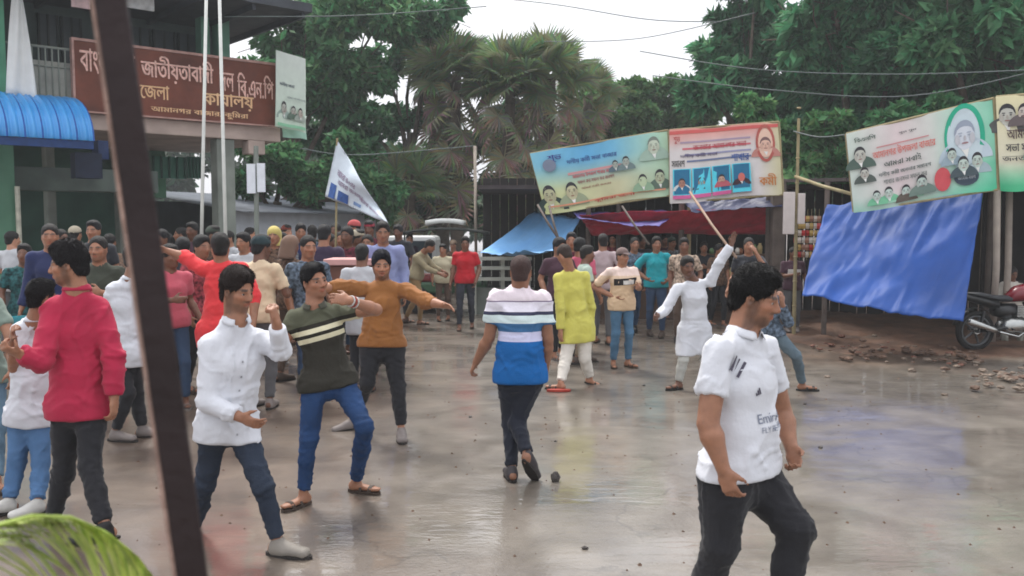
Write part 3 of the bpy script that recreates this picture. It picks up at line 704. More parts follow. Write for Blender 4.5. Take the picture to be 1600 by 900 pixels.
WHITE = (200, 203, 210)
P = {}
def build_main_people():
    white = cloth('white_cotton', (202, 204, 210), 0.04); jersey = cloth('white_jersey', (204, 206, 212), 0.03, 0.6)
    # big man in a white football jersey, striding past on the right
    J = px_pose(4.0, head=(1180, 466, 0), neck=(1160, 521, 0), shR=(1122, 550, -.12), shL=(1194, 545, .15), elR=(1106, 662, -.2), wrR=(1130, 733, -.25),
                elL=(1222, 645, .22), wrL=(1236, 698, .1), hipR=(1134, 752, -.06), hipL=(1176, 748, .08), knR=(1126, 852, -.10), anR=(1080, 985, .10), knL=(1246, 828, -.06), anL=(1207, 985, -.05))
    r = person(dict(J=J, label='bearded man in a white football jersey and black trousers striding past', tyaw=50, hyaw=66, hpitch=-13, det=2, g=1.04, fat=1.13, hg=1.0,
        hair=0.026, hairc=(20, 18, 18), beard=0.85, skin='mid', shm=jersey, trm=BLACK_TR, tr_loose=1.2, hem=0.05, slen=0.62, sh_loose=1.06, collar=True, cgap=0.35, toeR=60, toeL=70, shoe='shoe', curlR=35, curlL=45, seed=4, belly=0.01, shname='jersey'))
    dark = mat('print_dark', lin((70, 66, 80)), 0.6, 0.05)
    sp_, W_ = text_shape('Emirates', 14, 0.012)
    chest_print(r, sp_, W_, 0.03, -0.105, 0.042, mat('print_grey', lin((120, 126, 142)), 0.6, 0.05), 'chest_lettering')
    sp_, W_ = text_shape('FLY BETTER', 10, 0.01); chest_print(r, sp_, W_, 0.03, -0.155, 0.024, MATS['print_grey'], 'chest_lettering')
    chest_print(r, [(0.0, 0.25, 0, .45), (0.33, 0.58, 0, .75), (0.66, 0.92, 0, 1.0)], 1, -0.075, 0.02, 0.03, dark, 'chest_emblem', tilt=0.3)
    chest_print(r, [(i * .45, i * .45 + .17, 0, 1) for i in range(3)], 1.2, -0.075, 0.125, 0.075, dark, 'shoulder_stripes', off=0.009, tilt=-0.6, yawoff=-38)
    # young man in a white shirt stepping right
    J = px_pose(5.17, head=(371, 455, 0), neck=(368, 500, 0), shR=(330, 541, -.08), shL=(402, 530, .1), elR=(324, 628, -.16), wrR=(376, 652, -.22), elL=(440, 548, 0), wrL=(432, 505, -.12),
                hipR=(335, 668, -.05), hipL=(372, 664, .05), knL=(412, 762, -.10), anL=('g', 434, 845), knR=(322, 756, .1), anR=(296, 835, .35))
    r = person(dict(J=J, label='young man in a loose white dress shirt walking right, one hand at his chin', tyaw=35, hyaw=62, hpitch=-10, det=2, g=1.0, hair=0.028, hairc=(44, 32, 28), beard=0.8, skin='mid', fringe=1,
        shm=white, trm=jeans('slate', (48, 56, 70), 0.25), hem=-0.07, sleeve='long', slen=0.86, sh_loose=1.06, flare=1.06, collar=True, cgap=0.5, toeL=75, toeR=(60, -35), shoe='shoe', shoem=mat('sandal_grey', lin((130, 124, 116)), 0.6), curlR=25, curlL=70, handL=(-.15, -.2, 1), seed=9, tr_loose=0.95))
    chest_print(r, [(-.5, .5, 0, 1)], 0, 0.0, -0.27, 0.03, white, 'placket', 0.006) if False else None
    for k in range(6): chest_print(r, [(-.5, .5, 0, 1)], 0, 0.0, 0.06 - k * 0.085, 0.012, mat('button', lin((150, 150, 155)), 0.4), 'button', 0.007)
    # olive polo
    olive = stripe_mat('olive_stripe', (-0.27, 0, 1), 0.6, 1.7, [(0.6, (52, 50, 44)), (1.152, (214, 208, 178)), (1.188, (44, 42, 36)), (1.212, (214, 208, 178)), (1.248, (44, 42, 36)), (1.275, (84, 86, 70))])
    J = px_pose(6.1, head=(492, 440, 0), neck=(492, 478, 0), shR=(461, 497, -.02), shL=(531, 489, .04), elR=(440, 542, -.1), wrR=(429, 500, -.25), elL=(588, 484, -.12), wrL=(546, 470, -.33),
                hipR=(492, 602, -.02), hipL=(535, 600, .05), knR=(482, 686, -.12), anR=('g', 474, 770), knL=(570, 668, -.2), anL=('g', 557, 750))
    r = person(dict(J=J, label='young man in a dark olive polo with two cream stripes and blue jeans', tyaw=18, hyaw=42, hpitch=4, hroll=-8, det=2, g=0.98, hair=0.016, hairc=(24, 22, 26), beard=0.25, skin='mid',
        shm=olive, trm=jeans('blue', (42, 68, 108), 0.35), tr_loose=0.98, hem=0.0, slen=0.55, collar=True, cgap=0.4, collarm=cloth('olive_collar', (70, 70, 58)), toeR=-35, toeL=70, shoe='sandal', curlL=30, curlR=80, handR=(-.1, -.2, 1), handL=(-1, -.25, .2), palmL=(.2, .8, -.4), seed=14, hem_=0))
    for q, cc in ((0.0, (186, 180, 176)), (0.022, (150, 70, 60)), (0.040, (190, 186, 180))):
        e, w_ = np.array(J['elL']), np.array(J['wrL']); d = unit(e - w_); c0 = w_ + d * (0.012 + q); b0 = np.array(r['root'].location)
        u = unit(np.cross(d, (0, 0, 1))); v = np.cross(d, u); mb = MB()
        ring = [c0 - b0 + (u * math.cos(a) + v * math.sin(a)) * 0.034 for a in np.linspace(0, 2 * math.pi, 17)]
        mb.tube(ring, 0.006, 6, False).build('bracelet', cloth('bead_%d' % cc[1], cc), r['root'], True)
    # orange-brown shirt, arms flung out
    J = px_pose(8.0, head=(596, 415, 0), neck=(598, 442, .05), shR=(562, 452, 0), shL=(634, 454, .02), elR=(530, 447, -.12), wrR=(497, 452, -.35), elL=(664, 470, -.15), wrL=(694, 477, -.35),
                hipR=(579, 545, 0), hipL=(615, 545, 0), knR=(574, 598, -.1), anR=(552, 655, .25), knL=(622, 606, -.06), anL=('g', 627, 671))
    person(dict(J=J, label='man in a rust orange shirt and black trousers with both arms flung wide', tyaw=5, hyaw=12, hpitch=-4, det=2, g=1.02, fat=1.12, hair=0.02, hairc=(24, 26, 40), beard=0.7, skin='mid', mouth=0.7,
        shm=cloth('rust', (142, 92, 46), 0.1), trm=BLACK_TR, hem=0.03, sleeve='long', slen=0.5, toeL=10, toeR=(-70, -10), shoe='shoe', shoem=mat('shoe_grey', lin((120, 112, 108)), .6), curlL=15, curlR=40, seed=21, trlen=0.9))
    # striped polo seen from behind
    def zz(py): return at(812, py, 6.7).z
    st = [(0.6, (24, 92, 156)), (zz(532), (196, 196, 222)), (zz(517), (60, 104, 146)), (zz(504), (206, 222, 222)), (zz(491), (60, 62, 84)), (zz(486), (222, 218, 228)), (zz(471), (120, 106, 130)), (zz(469), (222, 210, 216))]
    J = px_pose(6.7, head=(814, 424, -.0), neck=(812, 452, .03), shL=(776, 467, 0), shR=(848, 467, 0), elL=(764, 528, .02), wrL=(744, 566, .10), elR=(856, 530, .02), wrR=(852, 578, .12),
                hipL=(796, 592, 0), hipR=(830, 592, 0), knL=(797, 662, .08), anL=('g', 800, 733), knR=(808, 660, .0), anR=(824, 710, -.22))
    person(dict(J=J, label='stocky man in a pink, white and blue striped polo walking away from the camera', tyaw=180, hyaw=172, hpitch=0, det=2, g=1.0, fat=1.08, hair=0.004, hairc=(70, 48, 44), skin='mid',
        shm=stripe_mat('polo_stripes', (0, 0, 1), 0.6, 1.7, st), trm=cloth('navy_black', (26, 30, 42), 0.2), hem=-0.01, slen=0.62, sh_loose=1.10, collar=True, cgap=0.3, toeL=190, toeR=(150, -48), shoe='shoe', shoem=mat('shoe_dark', lin((62, 58, 60)), .5), curlL=45, curlR=35, seed=31, shname='polo_shirt'))
    # man in the raspberry shirt
    J = px_pose(5.6, head=(107, 414, 0), neck=(120, 453, .02), shL=(84, 484, -.02), shR=(152, 482, .06), elL=(64, 566, -.2), wrL=(30, 553, -.3), elR=(178, 556, .0), wrR=(178, 622, -.05),
                hipL=(106, 640, 0), hipR=(144, 640, .02), knL=(100, 735, .05), anL=(82, 812, .1), knR=(140, 730, -.12), anR=('g', 164, 822))
    person(dict(J=J, label='bearded man in a raspberry red long sleeved shirt gripping a boy by the arm', tyaw=-150, hyaw=-78, hpitch=-6, det=2, g=1.06, fat=1.06, hair=0.030, hairc=(30, 26, 28), beard=0.85, skin='mid',
        shm=cloth('raspberry', (168, 36, 66), 0.12), trm=BLACK_TR, hem=-0.03, flare=1.08, sleeve='long', slen=0.93, collar=True, cgap=0.5, toeL=-100, toeR=-60, shoe='shoe', shoem=mat('shoe_black', lin((30, 28, 28)), 0.5), curlL=60, curlR=30, seed=37))
    J = px_pose(6.0, head=(66, 464, 0), neck=(56, 500, 0), shL=(30, 517, 0), shR=(80, 512, .1), elL=(22, 575, -.05), wrL=(20, 528, -.2), elR=(82, 570, .12), wrR=(80, 620, .1),
                hipL=(32, 655, 0), hipR=(60, 652, .03), knL=(26, 725, -.05), anL=('g', 14, 783), knR=(64, 722, -.05), anR=('g', 58, 785))
    person(dict(J=J, label='boy in a white polo and light blue jeans in front of the raspberry shirted man', tyaw=170, hyaw=150, det=2, g=0.9, fat=0.95, hair=0.018, hairc=(22, 18, 20), shm=white, trm=jeans('light', (84, 118, 158), 0.3), hem=-0.03, slen=0.6, collar=True, toeL=-60, toeR=-40, curlL=50, seed=41, shoe='shoe', tr_loose=1.05))
    J = px_pose(6.6, head=(-30, 415, 0), neck=(-34, 452, 0), shR=(-62, 470, 0), shL=(-8, 474, -.05), elR=(-70, 540, 0), wrR=(-60, 590, 0), elL=(16, 524, -.12), wrL=(20, 578, -.2),
                hipR=(-38, 590, 0), hipL=(-12, 590, 0), knR=(-36, 680, 0), anR=('g', -40, 752), knL=(-6, 668, -.1), anL=('g', -6, 750))
    person(dict(J=J, label='person at the left edge in a grey green tee with one bent bare arm showing', tyaw=60, hyaw=60, det=1, shm=cloth('greygreen', (118, 132, 122)), trm=jeans('pale', (96, 122, 142)), skin='mid', seed=43))
    # white polo behind the steel post
    J = px_pose(7.9, head=(214, 404, 0), neck=(205, 436, 0), shL=(176, 452, -.05), shR=(222, 452, .08), elL=(165, 502, 0), wrL=(168, 548, -.05), elR=(232, 505, .1), wrR=(232, 545, .05),
                hipL=(184, 555, 0), hipR=(208, 555, 0), knL=(200, 614, -.1), anL=('g', 180, 674), knR=(214, 620, .1), anR=('g', 222, 668))
    person(dict(J=J, label='man in a white polo and black trousers walking right, his head behind the steel post', tyaw=140, hyaw=120, det=1, hair=0.016, shm=white, trm=BLACK_TR, hem=-0.07, slen=0.6, collar=True, toeL=80, toeR=100, shoe='shoe', shoem=MATS['shoe_grey'], seed=47))
    # coral shirt, back turned, arm out
    J = px_pose(8.2, head=(344, 387, 0), neck=(346, 410, 0), shL=(316, 420, 0), shR=(378, 420, 0), elL=(290, 403, .05), wrL=(262, 392, .0), elR=(398, 462, 0), wrR=(396, 505, -.1),
                hipL=(330, 520, 0), hipR=(362, 520, 0), knL=(326, 592, 0), anL=('g', 322, 660), knR=(366, 592, 0), anR=('g', 372, 660))
    person(dict(J=J, label='man in a coral red kurta seen from behind, one arm stretched out left', tyaw=180, hyaw=200, det=1, g=1.02, fat=1.05, hair=0.018, shm=cloth('coral', (214, 58, 62), 0.08), trm=cloth('charcoal', (48, 52, 58)), hem=-0.12, sleeve='long', slen=0.35, flare=1.05, curlL=20, seed=51, shname='kurta'))
    # yellow kurta, stooping
    J = px_pose(10.5, head=(882, 399, -.05), neck=(890, 423, 0), shL=(872, 434, -.05), shR=(912, 432, .05), elL=(876, 482, -.1), wrL=(876, 518, -.12), elR=(924, 480, .1), wrR=(920, 512, .1),
                hipL=(892, 512, 0), hipR=(912, 512, .05), knL=(884, 560, -.1), anL=('g', 876, 598), knR=(914, 560, .0), anR=(922, 590, .1))
    person(dict(J=J, label='man in a lemon yellow kurta and white trousers, head bowed, back to the camera', tyaw=205, hyaw=215, hpitch=-30, det=1, g=0.98, hair=0.012, hairc=(56, 40, 32), shm=cloth('lemon', (196, 190, 92), 0.08), trm=cloth('offwhite', (206, 200, 190)), hem=-0.16, sleeve='long', slen=0.9, flare=1.12, tr_loose=1.15, toeL=250, toeR=(100, -20), shoem=mat('sandal_black', lin((40, 38, 36)), 0.6), seed=55, shname='kurta'))
    # cream tee with a cap
    ct = stripe_mat('cream_tee', (0, 0, 1), 0.6, 1.7, [(0.6, (206, 178, 146)), (1.14, (214, 188, 162)), (1.24, (222, 200, 190))])
    J, g = std_pose(973, 402, 11.8, 12, ('hip', 'front'), 0.0)
    r = person(dict(J=J, g=g, label='man in a cream tee with a black chest band, blue jeans and brown cap', tyaw=12, hyaw=30, det=1, hair=0.006, cap=('peak', (110, 92, 88)), shm=ct, trm=jeans('mid', (78, 112, 140), 0.3), hem=-0.08, slen=0.8, sh_loose=1.1, seed=61, toeL=40, toeR=0))
    chest_print(r, [(0, 3.6, 0, 1)], 3.6, 0.02, -0.0, 0.085, mat('print_black', lin((30, 26, 28)), 0.6), 'chest_band', 0.006, tilt=0.06)
    chest_print(r, [(0, 1.9, 0, 0.62)], 1.9, 0.055, 0.008, 0.085, mat('print_white', lin((220, 218, 214)), 0.6), 'chest_band', 0.011, tilt=0.06)
    # white kurta with raised arm
    J = px_pose(10.3, head=(1074, 417, -.08), neck=(1084, 441, 0), shR=(1058, 452, -.05), shL=(1110, 440, .02), elR=(1038, 486, -.12), wrR=(1026, 494, -.35), elL=(1124, 410, -.02), wrL=(1143, 382, -.05),
                hipR=(1074, 520, 0), hipL=(1096, 518, .05), knR=(1068, 562, -.1), anR=('g', 1060, 597), knL=(1102, 560, 0), anL=('g', 1106, 590))
    person(dict(J=J, label='man in a white kurta flinging one open hand high in the air', tyaw=-10, hyaw=10, hpitch=-6, det=1, g=0.96, fat=1.05, hair=0.013, beard=0.3, skin='dark', mouth=0.4, shm=white, trm=cloth('stonewash', (176, 176, 170)), hem=-0.26, sleeve='long', slen=0.88, flare=1.2, handL=(.25, 0, 1), palmL=(.3, -1, 0), curlL=8, curlR=40, toeR=-60, toeL=10, seed=65, shoem=MATS['sandal_black'], shname='kurta'))
    # red tee walking towards the camera
    J, g = std_pose(727, 381, 16.0, 0, ('down', 'down'), 0.16)
    r = person(dict(J=J, g=g, label='young man in a bright red tee and grey jeans walking towards the camera alone', tyaw=0, det=1, hair=0.02, skin='dark', shm=cloth('red_tee', (176, 24, 36)), trm=jeans('grey', (58, 60, 68)), hem=-0.04, sh_loose=1.12, seed=71))
    # stooping figure in khaki
    J = px_pose(16.6, head=(672, 385, -.1), neck=(662, 394, 0), shR=(650, 402, -.1), shL=(664, 400, .1), elR=(668, 420, -.15), wrR=(688, 428, -.2), elL=(676, 416, .1), wrL=(692, 424, .1),
                hipR=(646, 432, -.05), hipL=(652, 432, .08), knR=(658, 468, -.05), anR=('g', 656, 500), knL=(650, 466, .1), anL=('g', 633, 497))
    person(dict(J=J, label='man in a khaki shirt and tan trousers bending forward beside the parked rickshaw', tyaw=80, hyaw=90, hpitch=-25, det=0, g=0.98, hair=0.01, shm=cloth('khaki', (142, 132, 104)), trm=cloth('tan', (148, 122, 84)), hem=-0.02, sleeve='long', slen=0.8, toeR=80, toeL=80, seed=75))
# ------------------------------------------------------------------ ground
def road_material():
    m, t, b = new_mat('wet_concrete'); N_ = t.nodes.new; L = t.links.new
    tcn = N_('ShaderNodeTexCoord'); sep = N_('ShaderNodeSeparateXYZ'); L(tcn.outputs['Object'], sep.inputs[0])
    def noise(sc_, det=5, dist=0.0, vec=None):
        n = N_('ShaderNodeTexNoise'); n.inputs['Scale'].default_value = sc_; n.inputs['Detail'].default_value = det; n.inputs['Distortion'].default_value = dist
        L(vec or tcn.outputs['Object'], n.inputs['Vector']); return n.outputs['Fac']
    def math_(op, a, b_=None):
        n = N_('ShaderNodeMath'); n.operation = op
        for i, v in enumerate((a, b_)):
            if v is None: continue
            if isinstance(v, (int, float)): n.inputs[i].default_value = v
            else: L(v, n.inputs[i])
        return n.outputs[0]
    def rng(v, a, b_, c=0.0, d=1.0):
        n = N_('ShaderNodeMapRange'); n.inputs['From Min'].default_value = a; n.inputs['From Max'].default_value = b_; n.inputs['To Min'].default_value = c; n.inputs['To Max'].default_value = d
        L(v, n.inputs['Value']); return n.outputs[0]
    def mixc(f, a, b_):
        n = N_('ShaderNodeMixRGB'); L(f, n.inputs['Fac'])
        for i, v in ((1, a), (2, b_)):
            if isinstance(v, tuple): n.inputs[i].default_value = v
            else: L(v, n.inputs[i])
        return n.outputs[0]
    big = noise(0.45, 6, 0.6); mid_ = noise(2.3, 6, 0.4); fine = noise(38, 4); grit = noise(160, 3)
    conc = mixc(rng(mid_, 0.35, 0.65), (0.112, 0.092, 0.070, 1), (0.188, 0.162, 0.130, 1))
    mud = mixc(rng(mid_, 0.35, 0.65), (0.085, 0.054, 0.036, 1), (0.150, 0.104, 0.072, 1))
    # mud carried over the left of the road and along the verge of the stalls on the right
    lx = math_('ADD', math_('MULTIPLY', sep.outputs['X'], -1.0), math_('MULTIPLY', big, 3.0))
    left = rng(lx, 1.4, 3.6)
    ry = math_('ADD', sep.outputs['Y'], math_('MULTIPLY', math_('SUBTRACT', big, 0.5), 3.5))
    rx_ = math_('ADD', sep.outputs['X'], math_('MULTIPLY', math_('SUBTRACT', mid_, 0.5), 2.0))
    right = math_('MULTIPLY', rng(ry, 11.2, 12.6), rng(rx_, 3.0, 4.6))
    f = math_('MAXIMUM', math_('MULTIPLY', left, 0.8), right)
    col = mixc(f, conc, mud)
    stain = noise(1.1, 8, 1.2)
    col = mixc(rng(stain, 0.50, 0.70, 0.0, 0.35), col, (0.085, 0.072, 0.060, 1))
    vor = N_('ShaderNodeTexVoronoi'); vor.feature = 'DISTANCE_TO_EDGE'; vor.inputs['Scale'].default_value = 0.55
    wsh = N_('ShaderNodeVectorMath'); wsh.operation = 'ADD'; nv = N_('ShaderNodeTexNoise'); nv.inputs['Scale'].default_value = 1.5; nv.inputs['Detail'].default_value = 6; L(tcn.outputs['Object'], nv.inputs['Vector'])
    L(tcn.outputs['Object'], wsh.inputs[0]); L(nv.outputs['Color'], wsh.inputs[1]); L(wsh.outputs[0], vor.inputs['Vector'])
    crack = math_('MULTIPLY', rng(vor.outputs['Distance'], 0.0, 0.011, 1.0, 0.0), rng(stain, .42, .55))
    col = mixc(math_('MULTIPLY', crack, 0.55), col, (0.05, 0.042, 0.035, 1))
    dk = mixc(math_('MULTIPLY', rng(grit, 0.60, 0.70), 0.7), col, (0.06, 0.05, 0.042, 1))
    L(dk, b.inputs['Base Color'])
    mpp = N_('ShaderNodeMapping'); mpp.inputs['Scale'].default_value = (0.8, 1.6, 1); L(tcn.outputs['Object'], mpp.inputs['Vector'])
    pud = noise(0.9, 6, 0.8, mpp.outputs[0])
    b.inputs['Roughness'].default_value = 0.45; b.inputs['Specular IOR Level'].default_value = 0.5
    L(math_('MULTIPLY', rng(pud, 0.46, 0.60, 1.0, 0.65), math_('SUBTRACT', 1.0, math_('MULTIPLY', right, 0.8))), b.inputs['Coat Weight'])
    L(rng(pud, 0.48, 0.60, 0.045, 0.20), b.inputs['Coat Roughness']); b.inputs['Coat IOR'].default_value = 1.7
    hsum = math_('ADD', math_('MULTIPLY', fine, 0.35), math_('ADD', math_('MULTIPLY', mid_, 1.0), math_('MULTIPLY', grit, 0.25)))
    bp = N_('ShaderNodeBump'); bp.inputs['Strength'].default_value = 0.5; bp.inputs['Distance'].default_value = 0.02
    L(hsum, bp.inputs['Height']); L(bp.outputs[0], b.inputs['Normal'])
    wv = N_('ShaderNodeMapping'); wv.inputs['Scale'].default_value = (2.0, 7.0, 1); L(tcn.outputs['Object'], wv.inputs['Vector'])
    b2 = N_('ShaderNodeBump'); b2.inputs['Strength'].default_value = 0.12; b2.inputs['Distance'].default_value = 0.02
    L(math_('ADD', noise(1.6, 3, 1.0, wv.outputs[0]), math_('MULTIPLY', fine, rng(pud, .42, .58, 0.05, 0.8))), b2.inputs['Height']); L(b2.outputs[0], b.inputs['Coat Normal'])
    return m
def build_ground():
    rm = road_material()
    ys = [-4, 0, 3, 6, 9, 12, 15, 18, 22, 27, 35, 60, 120, 300, 900]; xs = [-900, -200, -60, -25, -14, -9, -6, -3, 0, 3, 6, 9, 14, 25, 60, 200, 900]
    vs = [(x, y, 0) for y in ys for x in xs]; n = len(xs)
    fs = [(j * n + i, j * n + i + 1, (j + 1) * n + i + 1, (j + 1) * n + i) for j in range(len(ys) - 1) for i in range(n - 1)]
    mesh_obj('road', vs, fs, rm)['kind'] = 'structure'
    # earth bank at the foot of the stalls: a low uneven rise with its own lumps
    mudm = mat('wet_mud', (0.12, 0.066, 0.042), 0.55, 0.55, 2.2, 1.0, 18, spec=0.35)
    nx, ny = 150, 56; x0, x1 = 3.5, 17.0
    X_, Y_ = np.meshgrid(np.linspace(x0, x1, nx), np.linspace(0, 1, ny)); yb = 12.0 + np.clip(5.2 - X_, 0, 2) ** 1.3 * 2.4 + 0.45 * vnoise(np.stack([X_.ravel() * 0.7, X_.ravel() * 0, X_.ravel() * 0], 1)).reshape(X_.shape)
    YY = yb + Y_ * 10.5 * Y_ ** 0.6; p = np.stack([X_.ravel(), YY.ravel(), 0 * X_.ravel()], 1)
    prof = np.clip(Y_ * 9.0 * Y_ ** 0.6 / 1.2, 0, 1).ravel() * np.clip((X_ - x0) / 1.5, 0, 1).ravel()
    Z = -0.02 + prof * (0.06 + 0.045 * fbm(p * 1.6, 3) + 0.022 * fbm(p * 9, 2)); V = np.stack([p[:, 0], p[:, 1], Z], 1)
    fs = [(j * nx + i, j * nx + i + 1, (j + 1) * nx + i + 1, (j + 1) * nx + i) for j in range(ny - 1) for i in range(nx - 1)]
    mesh_obj('earth_verge', V, fs, mudm, smooth=True)['kind'] = 'structure'
    # rubble and paper scraps
    def stone(name, p, r, m_, label, group=None, seed=0, flat=0.6):
        bm = bmesh.new(); bmesh.ops.create_icosphere(bm, subdivisions=2, radius=r)
        rs = random.Random(seed)
        for v in bm.verts:
            q = v.co.normalized(); k = 1 + 0.28 * math.sin(q.x * 4 + seed) * math.cos(q.y * 5 + seed * 2) + rs.uniform(-.08, .08)
            v.co = Vector((v.co.x * k * (1 + 0.3 * math.sin(seed)), v.co.y * k, v.co.z * k * flat))
        me = bpy.data.meshes.new(name); bm.to_mesh(me); bm.free(); me.materials.append(m_)
        o = bpy.data.objects.new(name, me); C.objects.link(o); o.location = (p[0], p[1], r * flat * 0.55 + p[2]); o.rotation_euler = (0, 0, seed)
        return tag(o, label, 'rubble' if group else 'stone', group)
    pale = mat('rubble_pale', (0.19, 0.145, 0.11), 0.7, 0.4, 12, 0.6, 40); redb = mat('brick_red', (0.17, 0.075, 0.050), 0.7, 0.4, 12, 0.6, 40); clod = mat('clod', (0.13, 0.08, 0.055), 0.7, 0.4, 9, 0.8, 40); dark = mat('stone_dark', (0.07, 0.06, 0.055), 0.5, 0.4, 12, 0.6, 60)
    rs = random.Random(5)
    stone('brick_piece', ground(868, 752), 0.034, dark, 'dark broken brick lump on the wet road by the striped polo man', seed=3, flat=1.5)
    for i, (px, py, r_, m_, lb) in enumerate(((735, 652, .018, dark, 'tiny dark stone left of the striped polo man'), (868, 690, .012, dark, 'small pebble beside the striped polo man'), (914, 858, .02, dark, 'small flat stone near the bottom of the road'),
        (1258, 632, .02, dark, 'pebble on the road just right of the jersey'), (1282, 700, .02, dark, 'stone on open road right of the jersey hem'), (1006, 603, .02, dark, 'small stone between cream tee man and white kurta man'),
        (645, 573, .02, redb, 'small red brick chip near the orange shirted man'), (1293, 590, .035, pale, 'pale paper scrap on the muddy road right of the running legs'), (1475, 618, .03, pale, 'pale chip at the wet edge of the verge'),
        (1425, 581, .05, pale, 'long pale chip at the edge of the mud'), (1366, 526, .05, pale, 'pale broken tile at the foot of the blue tarpaulin'), (1249, 512, .05, pale, 'round pale stone at the foot of the maroon shirted man'))):
        stone('stone', ground(px, py), r_, m_, lb, seed=i * 1.7 + 1)
    for i in range(120):   # loose rubble strip in front of the tarp and by the motorcycle
        if i < 85: px = rs.uniform(1270, 1530); py = 541 + (px - 1290) * 0.09 + rs.gauss(0, 9)
        else: px = rs.gauss(1560, 26); py = rs.gauss(590, 9)
        m_ = (pale, clod, clod, redb)[rs.choice((0, 1, 2, 3) if i < 85 else (0, 0, 1))]
        stone('stone_chip', ground(px, py, 0.03), rs.uniform(0.02, 0.06) * (1.3 if m_ == clod else 1), m_, 'small lump of broken masonry trodden into the mud before the blue tarpaulin' if i < 85 else 'pale lump of mortar in the wet patch near the motorcycle', 'stone chips in the mud before the tarpaulin' if i < 85 else 'stone chips in the wet patch', seed=i * 0.77, flat=0.42)
    # grit trodden over the whole square
    rg = np.random.RandomState(8); n = 4200; q = np.stack([rg.uniform(-6, 7, n), rg.uniform(3.0, 20, n)], 1); V = []; Fc = []; w = 0.003 + 0.014 * rg.rand(n) ** 5
    for i in range(n):
        k = len(V); x, y = q[i]; s_ = w[i]; a = i * 1.3
        V += [(x + s_ * math.cos(a + j * 1.57) * (1 + .3 * math.sin(i + j)), y + s_ * math.sin(a + j * 1.57), 0.0005) for j in range(4)] + [(x, y, s_ * 0.9)]; Fc += [(k + j, k + (j + 1) % 4, k + 4) for j in range(4)]
    tag(mesh_obj('grit', V, Fc, clod), 'fine grit scattered over the wet road', 'grit', kind='stuff')
    # dropped sandal
    p = ground(873, 612); mb = MB(); n = 16; pts = [(math.cos(2 * math.pi * k / n) * 0.14, math.sin(2 * math.pi * k / n) * 0.05) for k in range(n)]
    mb.add([Vector((p.x + x, p.y + y, 0.028)) for x, y in pts] + [Vector((p.x + x, p.y + y, 0.004)) for x, y in pts], [tuple(range(n)), tuple(range(2 * n - 1, n - 1, -1))] + [(k, n + k, n + (k + 1) % n, (k + 1) % n) for k in range(n)])
    o = mb.build('slipper', mat('slipper_red', lin((150, 52, 40)), 0.6)); tag(o, 'red rubber slipper sole lying on the road below the yellow kurta', 'slipper')

# ------------------------------------------------------------------ leaves and trees
def leaf_cloud(centres, radii, n, size, seed, col, squash=0.75, elong=2.2, droop=0.3, var=0.3):
    """n small folded leaf sprays spread through ellipsoidal clumps, denser towards the skin of each clump"""
    rs = np.random.RandomState(seed); centres = np.asarray(centres, float); radii = np.asarray(radii, float)
    w = radii ** 2; w /= w.sum(); k = rs.choice(len(centres), n, p=w)
    d = rs.randn(n, 3); d /= np.linalg.norm(d, axis=1)[:, None]; r = radii[k] * (0.45 + 0.62 * rs.rand(n) ** 0.5)
    P_ = centres[k] + d * r[:, None] * np.array([1, 1, squash])
    keep = fbm(P_ * 0.8 + seed, 2) > -0.45; P_, d, k = P_[keep], d[keep], k[keep]; n = len(P_)
    ax = d * 0.8 + rs.randn(n, 3) * 0.6; ax[:, 2] -= droop; ax /= np.linalg.norm(ax, axis=1)[:, None]
    up = rs.randn(n, 3) * 0.6; up[:, 2] += 1.0; sd = np.cross(ax, up); sd /= np.maximum(np.linalg.norm(sd, axis=1), 1e-6)[:, None]; nn = np.cross(sd, ax)
    s = size * (0.6 + 0.8 * rs.rand(n))[:, None]; L = s * elong * 0.5
    V = np.stack([P_ - ax * L, P_ + sd * s * 0.5 + nn * s * 0.12, P_ + ax * L, P_ - sd * s * 0.5 + nn * s * 0.12], 1).reshape(-1, 3)
    Fc = np.arange(n * 4).reshape(-1, 4); c = np.array(col)[None, :3] * (1 + var * (rs.rand(len(centres))[k] - 0.5) * 2)[:, None] * (1 + 0.25 * rs.randn(n))[:, None].clip(0.4, 1.8)
    c[:, 0] *= (0.92 + 0.18 * rs.randn(n)).clip(0.55, 1.4); c[:, 1] *= 1.12
    return V, Fc, np.repeat(c, 4, 0)
def leaf_mat():
    if 'leaf' in MATS: return MATS['leaf']
    m = mat('leaf', None, 0.55, 0.2, 3.0, attr=True, spec=0.25); t = m.node_tree; b = t.nodes['Principled BSDF']; out = t.nodes['Material Output']
    tr = t.nodes.new('ShaderNodeBsdfTranslucent'); src = b.inputs['Base Color'].links[0].from_socket; t.links.new(src, tr.inputs['Color'])
    ms = t.nodes.new('ShaderNodeMixShader'); ms.inputs[0].default_value = 0.42; t.links.new(b.outputs[0], ms.inputs[1]); t.links.new(tr.outputs[0], ms.inputs[2]); t.links.new(ms.outputs[0], out.inputs['Surface'])
    return m
BARK = mat('bark', (0.11, 0.085, 0.065), 0.9, 0.4, 6, 0.8, 30)
